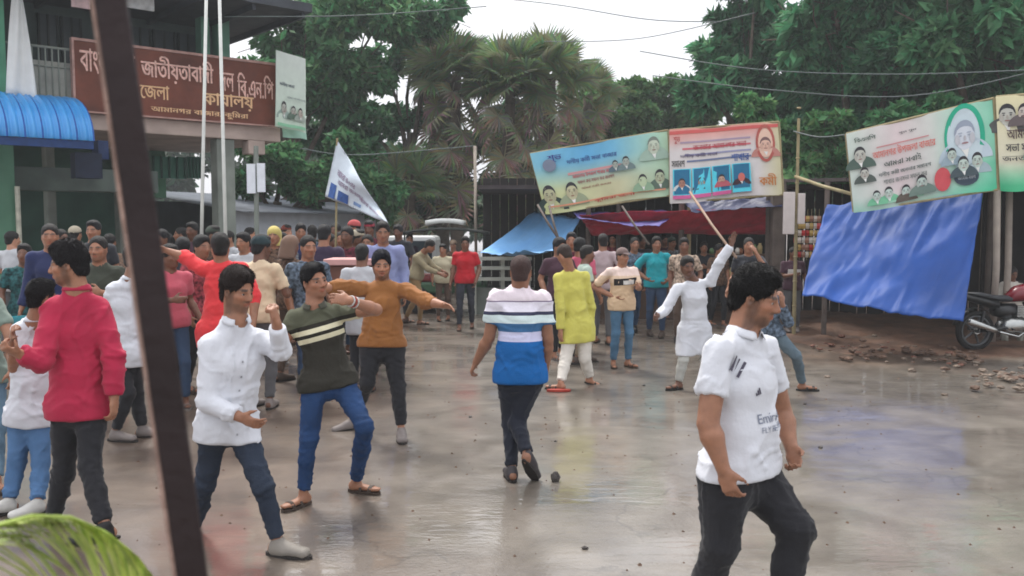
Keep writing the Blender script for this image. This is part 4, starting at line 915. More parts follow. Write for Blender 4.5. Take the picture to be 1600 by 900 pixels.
def tree(base, blobs, n, size, col, label, seed, group=None, trunk=0.25, elong=2.2, cat='tree', name='tree', var=0.3, lean=0.0):
    """blobs: list of (x, y, z, r) in world metres"""
    base = Vector((base[0], base[1], 0)); root = empty(name, base); tag(root, label, cat, group); rs = random.Random(seed)
    bl = np.array(blobs, float) - np.array([base.x, base.y, 0, 0]); top = bl[:, 2].mean(); fork = Vector((lean, 0, max(1.2, bl[:, 2].min() * 0.55)))
    mb = MB(); mb.tube([(0, 0, -0.1), (lean * 0.3, 0.05, fork.z * 0.5), fork, fork + Vector((0.1, 0, (top - fork.z) * 0.6))], [trunk * 1.25, trunk, trunk * 0.8, trunk * 0.45], 10)
    mb.build('trunk', BARK, root, True)
    mb = MB()
    for x, y, z, r in bl:
        e = Vector((x, y, z)); s0 = fork + Vector((0.05 * rs.uniform(-1, 1), 0, rs.uniform(0, 0.5) * (top - fork.z))); m_ = s0.lerp(e, 0.5) + Vector((rs.uniform(-.3, .3), rs.uniform(-.3, .3), 0.15 * r))
        mb.tube([s0, m_, e], [trunk * 0.42, trunk * 0.25, trunk * 0.1], 6)
        for q in range(5):
            d = Vector((rs.gauss(0, 1), rs.gauss(0, 1), rs.gauss(0, 0.6))).normalized() * r * 0.95
            mb.tube([m_.lerp(e, rs.random()), e + d * 0.6, e + d], [trunk * 0.1, trunk * 0.06, 0.012], 4)
    mb.build('limbs', BARK, root, True)
    sub = []; rr = []
    for x, y, z, r in bl:    # break each mass into clumps so that the outline is uneven
        for q in range(9):
            d = np.array([rs.gauss(0, 1), rs.gauss(0, 1), rs.gauss(0, 1)]); d /= np.linalg.norm(d); sub.append(np.array([x, y, z]) + d * r * np.array([.72, .72, .6]) * rs.uniform(.6, 1.05)); rr.append(r * rs.uniform(.28, .48))
        sub.append(np.array([x, y, z])); rr.append(r * 0.6)
    V, Fc, c = leaf_cloud(sub, rr, n, size, seed, col, elong=elong, var=var)
    mesh_obj('crown', V, Fc, leaf_mat(), root, col=c); return root
def blobs_px(Y, lst, dy=0.8, seed=0):
    rs = random.Random(seed); out = []
    for (px, py, rp) in lst:
        yy = Y + rs.uniform(-dy, dy); p = at(px, py, yy); out.append((p.x, p.y, p.z, rp / pxm(yy)))
    return out
def fan_leaf_mesh(name, R_, nseg, col, stiff, seed, petiole):
    """one pleated fan: petiole along +X, blade spread round its tip"""
    rs = random.Random(seed); v = []; f = []; c = []
    def add(pts, cc):
        k = len(v); v.extend(pts); c.extend([cc] * len(pts)); return k
    w = 0.018
    k = add([Vector((0, -w, 0)), Vector((0, w, 0)), Vector((petiole, w * .6, 0)), Vector((petiole, -w * .6, 0)), Vector((0, 0, -w)), Vector((petiole, 0, -w * .7))], tuple(x * 1.1 for x in col))
    f += [(k, k + 3, k + 2, k + 1), (k, k + 4, k + 5, k + 3), (k + 1, k + 2, k + 5, k + 4)]
    for i in range(nseg):
        a = R(-140 + 280 * i / (nseg - 1)); L = R_ * (0.75 + 0.25 * math.cos(a * 0.5)) * rs.uniform(.88, 1.05); d = Vector((math.cos(a), math.sin(a), 0)); s = Vector((-d.y, d.x, 0)); o = Vector((petiole, 0, 0)); wd = R_ * 0.052
        cc = tuple(x * rs.uniform(.7, 1.25) for x in col); dr = (1 - stiff)
        p0 = o; pm = o + d * L * .55 + Vector((0, 0, 0.05 * R_ - dr * L * .10)); pe = o + d * L * (.95 - .1 * dr) + Vector((0, 0, -dr * L * rs.uniform(.25, .5)))
        k = add([p0, pm - s * wd + Vector((0, 0, .02)), pm + Vector((0, 0, -.02)), pm + s * wd + Vector((0, 0, .02)), pe], cc); f += [(k, k + 1, k + 2), (k, k + 2, k + 3), (k + 1, k + 4, k + 2), (k + 2, k + 4, k + 3)]
    me = bpy.data.meshes.new(name); me.from_pydata([tuple(p) for p in v], [], f); me.materials.append(leaf_mat())
    a = me.color_attributes.new('col', 'FLOAT_COLOR', 'POINT'); a.data.foreach_set('color', np.array([list(x) + [1] for x in c], dtype=np.float32).ravel()); return me
def fan_palm(base, crown_z, Rl, n, label, seed, greens, browns, skirt=1.0, spread=1.0):
    root = empty('fan_palm', base); tag(root, label, 'palm tree', 'fan palms between the trees'); rs = random.Random(seed)
    pts = [(0.06 * math.sin(i), 0, crown_z * i / 8) for i in range(9)]; mb = MB(); mb.tube(pts, [0.24 - 0.01 * i for i in range(9)], 10); mb.build('trunk', BARK, root, True)
    for i in range(n):
        t = i / n; az = i * 2.399 + rs.uniform(-.2, .2); dead = t > 0.55; el = R(80 - 100 * (t / 0.55) ** 0.9 + rs.uniform(-8, 8)) if not dead else R(-35 - 50 * (t - 0.55) / 0.45 + rs.uniform(-10, 10))
        me = rs.choice(browns if dead else greens); o = bpy.data.objects.new('dead_fan_leaf' if dead else 'fan_leaf', me); C.objects.link(o); o.parent = root
        sc_ = Rl * rs.uniform(.85, 1.15); z = crown_z - (0 if not dead else (t - .55) / .45 * skirt * 1.6)
        o.location = (0.15 * math.cos(az), 0.15 * math.sin(az), z)
        d = Vector((math.cos(az) * math.cos(el), math.sin(az) * math.cos(el), math.sin(el))); M_ = d.to_track_quat('X', 'Z').to_matrix().to_4x4() @ Matrix.Rotation(rs.uniform(-.9, .9), 4, 'X')
        o.rotation_euler = M_.to_euler(); o.scale = (sc_ * spread, sc_, sc_)
    return root
def build_trees():
    dg_, mg, lg, bl_ = (0.085, 0.175, 0.078), (0.10, 0.20, 0.08), (0.110, 0.190, 0.072), (0.085, 0.20, 0.105)
    T = tree
    T(ground(455, 445), blobs_px(28, [(395, 130, 55), (440, 60, 75), (520, 35, 80), (470, 150, 70), (545, 110, 70), (400, 210, 60), (600, 20, 65)], 1.2, 1), 20000, .15, dg_, 'tall dark broadleaf tree rising behind the brown sign board', 11, 'broadleaf trees behind the square')
    T(at(640, 400, 30) * 1, blobs_px(30, [(600, 95, 50), (650, 50, 52), (690, 25, 50), (560, 190, 70), (625, 190, 45), (668, 170, 40), (500, 220, 55)], 1.2, 2), 9000, .15, (0.075, 0.165, 0.08), 'thin crowned tree with patches of sky showing through', 12, 'broadleaf trees behind the square')
    T(at(430, 400, 25), blobs_px(25, [(430, 250, 55), (480, 290, 50), (395, 290, 40), (540, 260, 60), (590, 300, 55)], 1, 3), 15000, .13, dg_, 'low dark bushy tree behind the white flag', 13, 'broadleaf trees behind the square')
    T(at(640, 400, 33), blobs_px(33, [(630, 270, 60), (690, 300, 60), (750, 310, 60), (810, 290, 55), (600, 330, 50), (720, 240, 55), (860, 250, 60), (790, 220, 60)], 1.5, 4), 26000, .17, (0.065, 0.125, 0.064), 'deep green thicket tree filling the gap under the fan palms', 14, 'broadleaf trees behind the square')
    T(at(985, 400, 34), blobs_px(34, [(940, 165, 42), (985, 150, 42), (1035, 150, 40), (925, 215, 45), (990, 200, 55), (1060, 190, 50), (1015, 250, 60), (1100, 180, 42), (945, 265, 50)], 1.2, 5), 22000, .15, lg, 'bright yellow green round topped tree behind the red banner', 15, 'broadleaf trees behind the square')
    T(at(1150, 400, 27), blobs_px(27, [(1120, 90, 48), (1165, 35, 60), (1150, 140, 60), (1210, 80, 60), (1100, 150, 40), (1190, 190, 60), (1180, -20, 60)], 1.2, 6), 20000, .16, bl_, 'blue green tree with feathery leaf tips against the sky', 16, 'broadleaf trees behind the square', elong=3.4)
    T(at(1330, 400, 25), blobs_px(25, [(1270, 60, 80), (1350, 20, 90), (1300, 150, 80), (1390, 110, 85), (1260, 220, 70), (1350, 210, 70), (1300, -40, 80), (1420, 0, 80)], 1.5, 7), 30000, .17, bl_, 'massive dark green tree towering over the bamboo pole', 17, 'broadleaf trees behind the square', trunk=.4, elong=3.0)
    T(at(1520, 400, 23), blobs_px(23, [(1480, 60, 95), (1560, 20, 100), (1610, 110, 90), (1500, 150, 80), (1570, 190, 80), (1660, 40, 100), (1430, 180, 70), (1500, -60, 90)], 1.5, 8), 30000, .17, (0.09, 0.205, 0.10), 'massive leafy tree at the right edge above the green banner', 18, 'broadleaf trees behind the square', trunk=.4, elong=3.0)
    T(at(1240, 400, 22), blobs_px(22, [(1200, 215, 38), (1250, 240, 48), (1290, 200, 42), (1310, 270, 45), (1230, 290, 45), (1180, 170, 28)], .8, 9), 12000, .13, mg, 'small mid green tree just behind the tall bamboo pole', 19, 'broadleaf trees behind the square', trunk=.15)
    T(at(1400, 400, 21), blobs_px(21, [(1370, 250, 48), (1440, 270, 50), (1500, 260, 50), (1400, 190, 40), (1560, 280, 60), (1470, 180, 40)], .8, 10), 12000, .13, (0.075, 0.175, 0.075), 'leafy bush tree behind the green and white banner', 20, 'broadleaf trees behind the square', trunk=.15)
    T(at(640, 400, 36), blobs_px(40, [(x, 345 - 18 * (i % 2), 34) for i, x in enumerate(range(590, 900, 38))], 1.5, 21), 12000, .2, (0.07, 0.11, 0.065), 'low clipped hedge row beyond the parked rickshaw', 22, trunk=.1, cat='hedge', name='hedge')
    # far wood that closes the view
    cs = []; rr = []; rs = random.Random(4)
    for i in range(120):
        x = rs.uniform(-75, 85); cs.append((x, rs.uniform(52, 66), rs.uniform(0.5, 7.5))); rr.append(rs.uniform(2.2, 3.8))
    V, Fc, c = leaf_cloud(cs, rr, 60000, .5, 77, (0.07, 0.115, 0.07), elong=1.6)
    tag(mesh_obj('distant_wood', V, Fc, leaf_mat(), col=c), 'distant wood closing the view behind the square', 'wood', kind='stuff')
    g = (0.17, 0.235, 0.11); b = (0.31, 0.285, 0.19)
    greens = [fan_leaf_mesh('fan_leaf', 0.95, 30, g, .75, s, .75) for s in (1, 2, 3)]; browns = [fan_leaf_mesh('dead_fan_leaf', 0.85, 22, b, .15, s, .7) for s in (4, 5, 6)]
    def bs(px, Y): p = at(px, 400, Y); return (p.x, p.y, 0)
    fan_palm(bs(712, 29), at(712, 118, 29).z, 1.0, 62, 'left fan palm with a long brown skirt of dead leaves', 31, greens, browns, 2.2)
    fan_palm(bs(795, 28), at(795, 132, 28).z, 1.0, 66, 'middle fan palm of the clump, its fans spread against the sky', 32, greens, browns, 2.4)
    fan_palm(bs(857, 28.5), at(857, 122, 28.5).z, 1.05, 48, 'fan palm just right of the middle one with a thick brown skirt', 33, greens, browns, 2.0)
    fan_palm(bs(690, 30), at(690, 105, 30).z, .9, 40, 'fan palm whose pale green head stands above the left one', 36, greens, browns, 1.2)
    fan_palm(bs(915, 31), at(915, 150, 31).z, .8, 30, 'smallest fan palm, farthest right, its dark head apart from the others', 34, greens, browns, .8)
    fan_palm(bs(640, 28), at(650, 290, 28).z, .9, 36, 'short fan palm low in the thicket with drooping brown leaves', 35, greens, browns, 1.4)
    # foreground frond
    root = empty('palm_frond', at(60, 930, 1.35)); tag(root, 'bright green palm frond arching into the bottom left corner', 'palm frond'); o0 = root.location
    lms = [mat('frond_green_%d' % k, c_, 0.45, 0.35, 14, 0.3, 60, spec=0.4) for k, c_ in enumerate(((0.60, 0.66, 0.20), (0.48, 0.58, 0.14), (0.34, 0.46, 0.10)))]
    lm = mat('frond_green', (0.36, 0.47, 0.09), 0.45, 0.35, 14, 0.3, 60, spec=0.4)
    b = lm.node_tree.nodes['Principled BSDF']
    pts = [at(x, y, z) - o0 for x, y, z in ((-60, 860, 1.25), (-10, 822, 1.3), (50, 806, 1.35), (110, 808, 1.4), (165, 832, 1.47), (205, 862, 1.55), (235, 900, 1.62))]
    mb = MB(); mb.tube(pts, [.0035, .0035, .003, .003, .0025, .002, .002], 6); mb.build('rachis', lm, root, True)
    for i in range(40):
        t = i / 39 * 5.98; k = int(t); p = pts[k].lerp(pts[k + 1], t - k); d = (pts[k + 1] - pts[k]).normalized(); rs2 = random.Random(i)
        for sgn in (-1, 1):
            L = 0.17 * (1 - 0.45 * i / 40) * rs2.uniform(.85, 1.1); dirn = (d * 1.0 + Vector((0.05, sgn * 0.5, -0.55 + 0.15 * sgn)) + Vector((rs2.uniform(-.1, .1), 0, rs2.uniform(-.1, .1)))).normalized(); s = dirn.cross(Vector((0, -sgn * .4, 1))).normalized(); mb = MB(); q = []
            for j in range(5):
                u = j / 4; c_ = p + dirn * L * u + Vector((0, 0, -0.05 * u * u)); w = .0062 * math.sin(math.pi * (0.12 + 0.86 * u)); q.append(c_ - s * w); q.append(c_ + Vector((0, 0, -w * .4))); q.append(c_ + s * w)
            mb.add(q, [f for j in range(4) for f in ((j * 3, j * 3 + 3, j * 3 + 4, j * 3 + 1), (j * 3 + 1, j * 3 + 4, j * 3 + 5, j * 3 + 2))]); mb.build('leaflet', lms[(i * 7 + sgn) % 3], root, True)
# ------------------------------------------------------------------ the party office on the left
KA = Vector((-8.3, 17.0, 0)); KE = Vector((0.747, 0.665, 0)).normalized(); KN = Vector((KE.y, -KE.x, 0))
def bp(t, w, z): return KA + KE * t - KN * w + Vector((0, 0, z))
def hit(px, py, w):
    r = ray(px, py); o = Vector((0, 0, HC)); q = bp(0, w, 0); s = (q - o).dot(KN) / r.dot(KN); p = o + r * s
    return (p - KA).dot(KE), p.z
KM = Matrix(((KE.x, -KN.x, 0, KA.x), (KE.y, -KN.y, 0, KA.y), (0, 0, 1, 0), (0, 0, 0, 1)))    # local: (t, w, z)
def bbox_px(mb, x0, y0, x1, y1, w, d):
    t0, z0 = hit(x0, y1, w); t1, z1 = hit(x1, y0, w); mb.box((t0, w, z0), (t1, w + d, z1), KM); return mb
def build_office():
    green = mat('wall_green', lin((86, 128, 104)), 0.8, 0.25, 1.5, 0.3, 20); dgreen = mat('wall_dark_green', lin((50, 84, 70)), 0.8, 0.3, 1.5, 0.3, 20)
    grey = mat('concrete_grey', lin((128, 134, 126)), 0.85, 0.3, 1.8, 0.4, 14); pinkc = mat('plaster_pinkish', lin((176, 158, 148)), 0.8, 0.2, 2, 0.3, 14); dark = mat('dark_interior', lin((58, 64, 64)), 0.9, 0.3, 2)
    metal = mat('roof_metal', lin((58, 62, 68)), 0.6, 0.3, 3)
    tL, tR = hit(-120, 200, 0)[0], hit(440, 200, 0)[0]; T_ = lambda px, w=0: hit(px, 200, w)[0]
    root = empty('party_office', (0, 0, 0)); tag(root, 'two storey green party office with a balcony behind the brown sign board', 'building')
    def part(name, mb, m, **k): return mb.build(name, m, root, **k)
    tcol = T_(372)
    part('balcony_slab', MB().box((tL, 0.05, 3.72), (tR, 4.4, 4.03), KM), pinkc, bevel=.02)
    part('beam_end', MB().box((T_(388), 0.0, 3.42), (T_(414), 0.35, 3.715), KM), pinkc, bevel=.02)
    part('lower_beam', MB().box((tL, .5, 2.55), (T_(245, .5), .9, 3.0), KM), mat('beam_grey_green', lin((88, 98, 92)), .85, .3, 2), bevel=.02)  # beam in its own dark grey-green
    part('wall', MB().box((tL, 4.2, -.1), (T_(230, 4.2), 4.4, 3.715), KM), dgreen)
    part('wall', MB().box((T_(228, 4.2), 4.2, 2.55), (tcol, 4.4, 3.71), KM), green)
    part('wall', MB().box((tL, 1.6, 4.035), (T_(362, 1.6), 1.8, 6.3), KM), mat('upper_wall', lin((74, 88, 86)), .8, .3, 1.5, .3, 20))
    part('wall', MB().box((tL, 0.02, -.1), (T_(20), .32, 3.715), KM), green)
    part('wall', MB().box((tL, 0.02, 4.035), (T_(14), 1.58, 6.6), KM), mat('wall_mint', lin((96, 160, 128)), .8, .2, 2))
    for x0, x1, w in ((338, 366, 0.1), (182, 200, 3.2), (70, 84, 3.0)):
        part('column', MB().box((T_(x0, w), w, 0), (T_(x1, w), w + .35, 3.715), KM), grey, bevel=.02)
    for x0, x1 in ((318, 331), (344, 362)):
        part('pillar', MB().box((T_(x0, .5), .5, 4.035), (T_(x1, .5), .8, 6.3), KM), mat('pillar_green', lin((104, 150, 130)), .7, .2, 2))
    # upper windows: dark shutters in frames
    for i, (x0, x1) in enumerate(((64, 96), (100, 132), (206, 238), (242, 276), (280, 312))):
        w = 1.55; t0, t1 = T_(x0, w), T_(x1, w)
        fr = part('window', MB().box((t0, w - .04, 4.3), (t1, w + .04, 6.1), KM), mat('window_dark', lin((58, 68, 72)), .35, .3, 2))
        mb = MB()
        for a in (t0, (t0 + t1) / 2 - .02, t1 - .04): mb.box((a, w - .07, 4.3), (a + .04, w - .045, 6.1), KM)
        mb.build('frame', mat('frame_dark', lin((40, 46, 46)), .6), fr)
    part('roof', MB().box((tL, -1.3, 6.32), (T_(480, -1.0), 4.6, 6.5), KM), metal)
    for i in range(14): part('rafter', MB().box((tL + 1.1 * i, -1.2, 6.2), (tL + 1.1 * i + .07, 4.4, 6.316), KM), metal) if tL + 1.1 * i < tR else None
    # back window with green grille, and added white panels that stand for daylight through openings
    for x0, x1 in ((240, 288), (292, 312)):
        w = 4.12; wn = part('window', bbox_px(MB(), x0, 246, x1, 278, w, .06), mat('window_green', lin((70, 128, 108)), .5, .2, 3))
        t0, z0 = hit(x0, 278, w); t1, z1 = hit(x1, 246, w); mb = MB()
        for k in range(5): a = t0 + (t1 - t0) * k / 4; mb.box((a - .02, w - .05, z0), (a + .02, w - .01, z1), KM)
        mb.build('grille', mat('grille', lin((44, 84, 70)), .5), wn)
    for x0, x1 in ((246, 292), (318, 352)):
        pn = part('daylight_panel', bbox_px(MB(), x0, 318, x1, 346, 6.5, .1), mat('daylight_white', lin((226, 232, 222)), .8, .05))
    # railing on the balcony
    zr = hit(90, 74, 0)[1]; part('railing', MB().tube([bp(T_(14), .1, zr), bp(T_(118), .1, zr)], .025, 8).tube([bp(T_(14), .1, zr - .35), bp(T_(118), .1, zr - .35)], .015, 6), grey)
    for i in range(11): a = T_(14) + (T_(118) - T_(14)) * i / 10; part('baluster', MB().tube([bp(a, .1, 4.03), bp(a, .1, zr)], .014, 6), grey)
    part('parapet', MB().box((T_(56), .12, 4.035), (T_(117), .2, 4.95), KM), mat('parapet', lin((150, 152, 144)), .8, .25, 3, .3))
    part('drainpipe', MB().tube([bp(T_(22), -.05, .1), bp(T_(22), -.05, 2.6)], .045, 8), mat('pipe_pale', lin((190, 188, 172)), .5))
    # awning of blue sheets, each its own panel
    root2 = empty('awning', (0, 0, 0)); tag(root2, 'curved bright blue corrugated awning sticking out above the veranda', 'awning')
    blue = mat('sheet_blue', lin((66, 148, 212)), .35, .12, 2.5, .1, 20, spec=.5); ts, te = T_(-110, -1.4), T_(146, -1.4); zb = hit(100, 218, -1.4)[1]; zt = hit(90, 152, -.2)[1]; n = 9
    for i in range(n):
        a, b = ts + (te - ts) * i / n, ts + (te - ts) * (i + 1) / n
        def sf(u, v, a=a, b=b):
            th = v * math.pi / 2; t = a + (b - a) * (.02 + .96 * u); bump = .025 * math.cos(u * math.pi * 4) - (.03 if u in (0, 1) else 0)
            return bp(t, -1.4 + 1.4 * (1 - math.cos(th)) - bump * math.cos(th), zb + (zt - zb) * math.sin(th) + bump * math.sin(th))
        MB().sheet(sf, 16, 12, .012).build('awning_panel', blue, root2, True)
        MB().tube([Vector(sf(1, v / 8)) + KN * .02 for v in range(9)], .018, 6).build('seam', mat('seam_blue', lin((30, 84, 160)), .5), root2)
    MB().box((ts, -1.38, zb - .14), (te, -1.30, zb - .0), KM).build('fascia', mat('fascia_navy', lin((28, 58, 108)), .6), root2)
    MB().box((T_(150, -.4), -.5, zb - .25), (T_(166, -.4), -.1, zb + .1), KM).build('bracket', mat('bracket_navy', lin((30, 50, 92)), .6), root2)
    MB().box((T_(108, -.3), -.6, zb - .62), (T_(150, -.3), -.3, zb - .15), KM).build('speaker_box', mat('box_navy', lin((24, 34, 56)), .6), root2)
    # sign board
    t0, t1 = T_(118), T_(430); z0, z1 = 4.06, 5.36
    r3 = empty('sign_board', (0, 0, 0)); tag(r3, 'long brown party sign board with painted white Bengali lettering', 'sign')
    bm_ = mat('sign_brown', lin((112, 60, 44)), .6, .5, 1.6, .1, 20); MB().box((t0, -.06, z0), (t1, .04, z1), KM).build('board', bm_, r3)
    fm = mat('sign_edge', lin((176, 138, 128)), .5); 
    for a, b in (((t0, -.09, z1), (t1, .05, z1 + .05)), ((t0, -.09, z0 - .03), (t1, .05, z0)), ((t0 - .04, -.09, z0 - .03), (t0, .05, z1 + .05)), ((t1, -.09, z0 - .03), (t1 + .04, .05, z1 + .05))): MB().box(a, b, KM).build('frame', fm, r3)
    def write(txt, ta, tb, zl, h, m, bold=.02, rows=30, skew=0.0):
        sp_, W_ = text_shape(txt, rows, bold); mb = MB()
        for x0, x1, y0, y1 in sp_:
            X0, X1 = ta + (tb - ta) * x0 / W_, ta + (tb - ta) * x1 / W_
            mb.add([bp(X0, -.075, zl + h * y0 + skew * x0 / W_), bp(X1, -.075, zl + h * y0 + skew * x1 / W_), bp(X1, -.075, zl + h * y1 + skew * x1 / W_), bp(X0, -.075, zl + h * y1 + skew * x0 / W_)], [(0, 1, 2, 3)])
        mb.build('lettering', m, r3)
    wh = mat('paint_pinkwhite', lin((232, 188, 174)), .7, .35, 14); cr2 = mat('paint_cream', lin((226, 184, 140)), .6, .15)
    Wd = t1 - t0
    write('বাংলােদশ', t0 + .10 * 1, t0 + Wd * .27, z1 - .58, .46, wh, .03)
    write('জাতীয়তাবাদী', t0 + Wd * .30, t0 + Wd * .655, z1 - .62, .52, wh, .03)
    write('দল', t0 + Wd * .69, t0 + Wd * .765, z1 - .66, .38, wh, .03)
    write('িব.এন.িপ', t0 + Wd * .785, t0 + Wd * .985, z1 - .74, .50, wh, .03)
    write('েজলা', t0 + Wd * .29, t0 + Wd * .43, z0 + .34, .28, cr2, .03); write('কাযালয়', t0 + Wd * .60, t0 + Wd * .87, z0 + .26, .32, cr2, .03)
    write('আমানগর বাজার, কুিমরা', t0 + Wd * .34, t0 + Wd * .84, z0 + .06, .17, cr2, .02, 20)
    # small boards at the top of the frame
    tag(bbox_px(MB(), 112, -30, 140, 10, -.3, .05).build('small_sign', mat('sign_pinkwhite', lin((226, 196, 196)), .6)), 'small pinkish white board hanging above the brown sign at the top edge', 'sign')
    tag(bbox_px(MB(), 186, -30, 240, 9, -.3, .05).build('small_sign', mat('sign_white', lin((222, 226, 226)), .6)), 'plain white board under the roof edge, just right of the steel post', 'sign')
    # white cloth hung from the balcony
    def cf(u, v):
        wdt = .12 + .88 * v ** 0.8; tt = T_(36, -.5) + (T_(60, -.5) - T_(12, -.5)) * (u - .5) * wdt * 1.0; return bp(tt, -.5 + .05 * math.sin(u * 9 + v * 3), 6.3 + (hit(40, 148, -.5)[1] - 6.3) * v - .1 * u)
    tag(MB().sheet(cf, 14, 14, .006).build('white_cloth', cloth('white_banner', (214, 216, 214), .05), None, True), 'long white cloth tapering upward, hanging in front of the balcony over the blue awning', 'cloth banner')
    # pole with two white boards
    Yb = 16; b0 = at(400, 420, Yb); r4 = empty('post_with_boards', (b0.x, b0.y, 0)); tag(r4, 'thin post carrying two narrow white boards right of the brown sign', 'sign post')
    wb = mat('board_white', lin((222, 226, 232)), .6, .08)
    def rel(p, r=r4): return p - r.location
    MB().tube([(0, 0, 0), rel(at(400, 228, Yb))], .045, 8).build('post', grey, r4)
    for x0, x1, y0, y1 in ((386, 398, 256, 302), (402, 413, 255, 300)):
        a, b = rel(at(x0, y1, Yb - .1)), rel(at(x1, y0, Yb - .1)); MB().box((a.x, a.y, a.z), (b.x, a.y + .05, b.z)).build('board', wb, r4)
def build_flagpoles():
    pw = mat('pole_white', lin((206, 208, 202)), .4, .12, 4); rust = mat('pole_cream', lin((176, 164, 150)), .5, .2, 4)
    for (xt, xb, Y, m, lb) in ((323, 315, 13.0, pw, 'left of the two tall white flagpoles before the brown sign'), (342, 352, 12.6, pw, 'right of the two tall white flagpoles before the brown sign')):
        top = at(xt, -40, Y); bot = at(xb + (xb - xt) * .5, 545, Y); bot = Vector((bot.x, bot.y, 0)); r = empty('flagpole', bot); tag(r, lb, 'flagpole', 'white flagpoles')
        MB().tube([(0, 0, 0), top - bot], [.027, .022], 10).build('pole', m, r, True); MB().lathe([(0, .12), (.09, .12), (.11, 0), (.11, -.02)], Matrix.Identity(4), 12).build('foot', pw, r)
def build_foreground_post():
    m = mat('rusty_steel', lin((46, 36, 36)), .5, .35, 5, .25, 40, metal=.2); m2 = mat('rust_pale', lin((150, 124, 112)), .6, .5, 14, .6, 60)
    a = at(163, -60, 1.15); b = at(305, 940, 1.15); r = empty('steel_post', (b.x, b.y, b.z)); tag(r, 'leaning dark rusty steel angle post crossing the view close to the camera', 'post')
    d = (a - b); L = d.length; M_ = d.to_track_quat('Z', 'Y').to_matrix().to_4x4(); w = 0.040
    # two flanges of an angle section; the second is seen nearly edge on along the left
    ax = Vector((1, 0, 0)); dz = d.normalized(); u = (ax - dz * ax.dot(dz)).normalized(); v = dz.cross(u)
    if v.y < 0: v = -v
    def q(x, y, z): return u * x + v * y + dz * z
    def bx(mb, x0, x1, y0, y1): return mb.add([q(x, y, z) for z in (0, L) for x, y in ((x0, y0), (x1, y0), (x1, y1), (x0, y1))], [(0, 1, 2, 3), (7, 6, 5, 4), (0, 4, 5, 1), (1, 5, 6, 2), (2, 6, 7, 3), (3, 7, 4, 0)])
    bx(MB(), -w / 2, w / 2, 0, .006).build('flange', m, r, bevel=.001)
    bx(MB(), -w / 2 - .006, -w / 2 - .0005, .0, .03).build('back_flange', m2, r, bevel=.001)
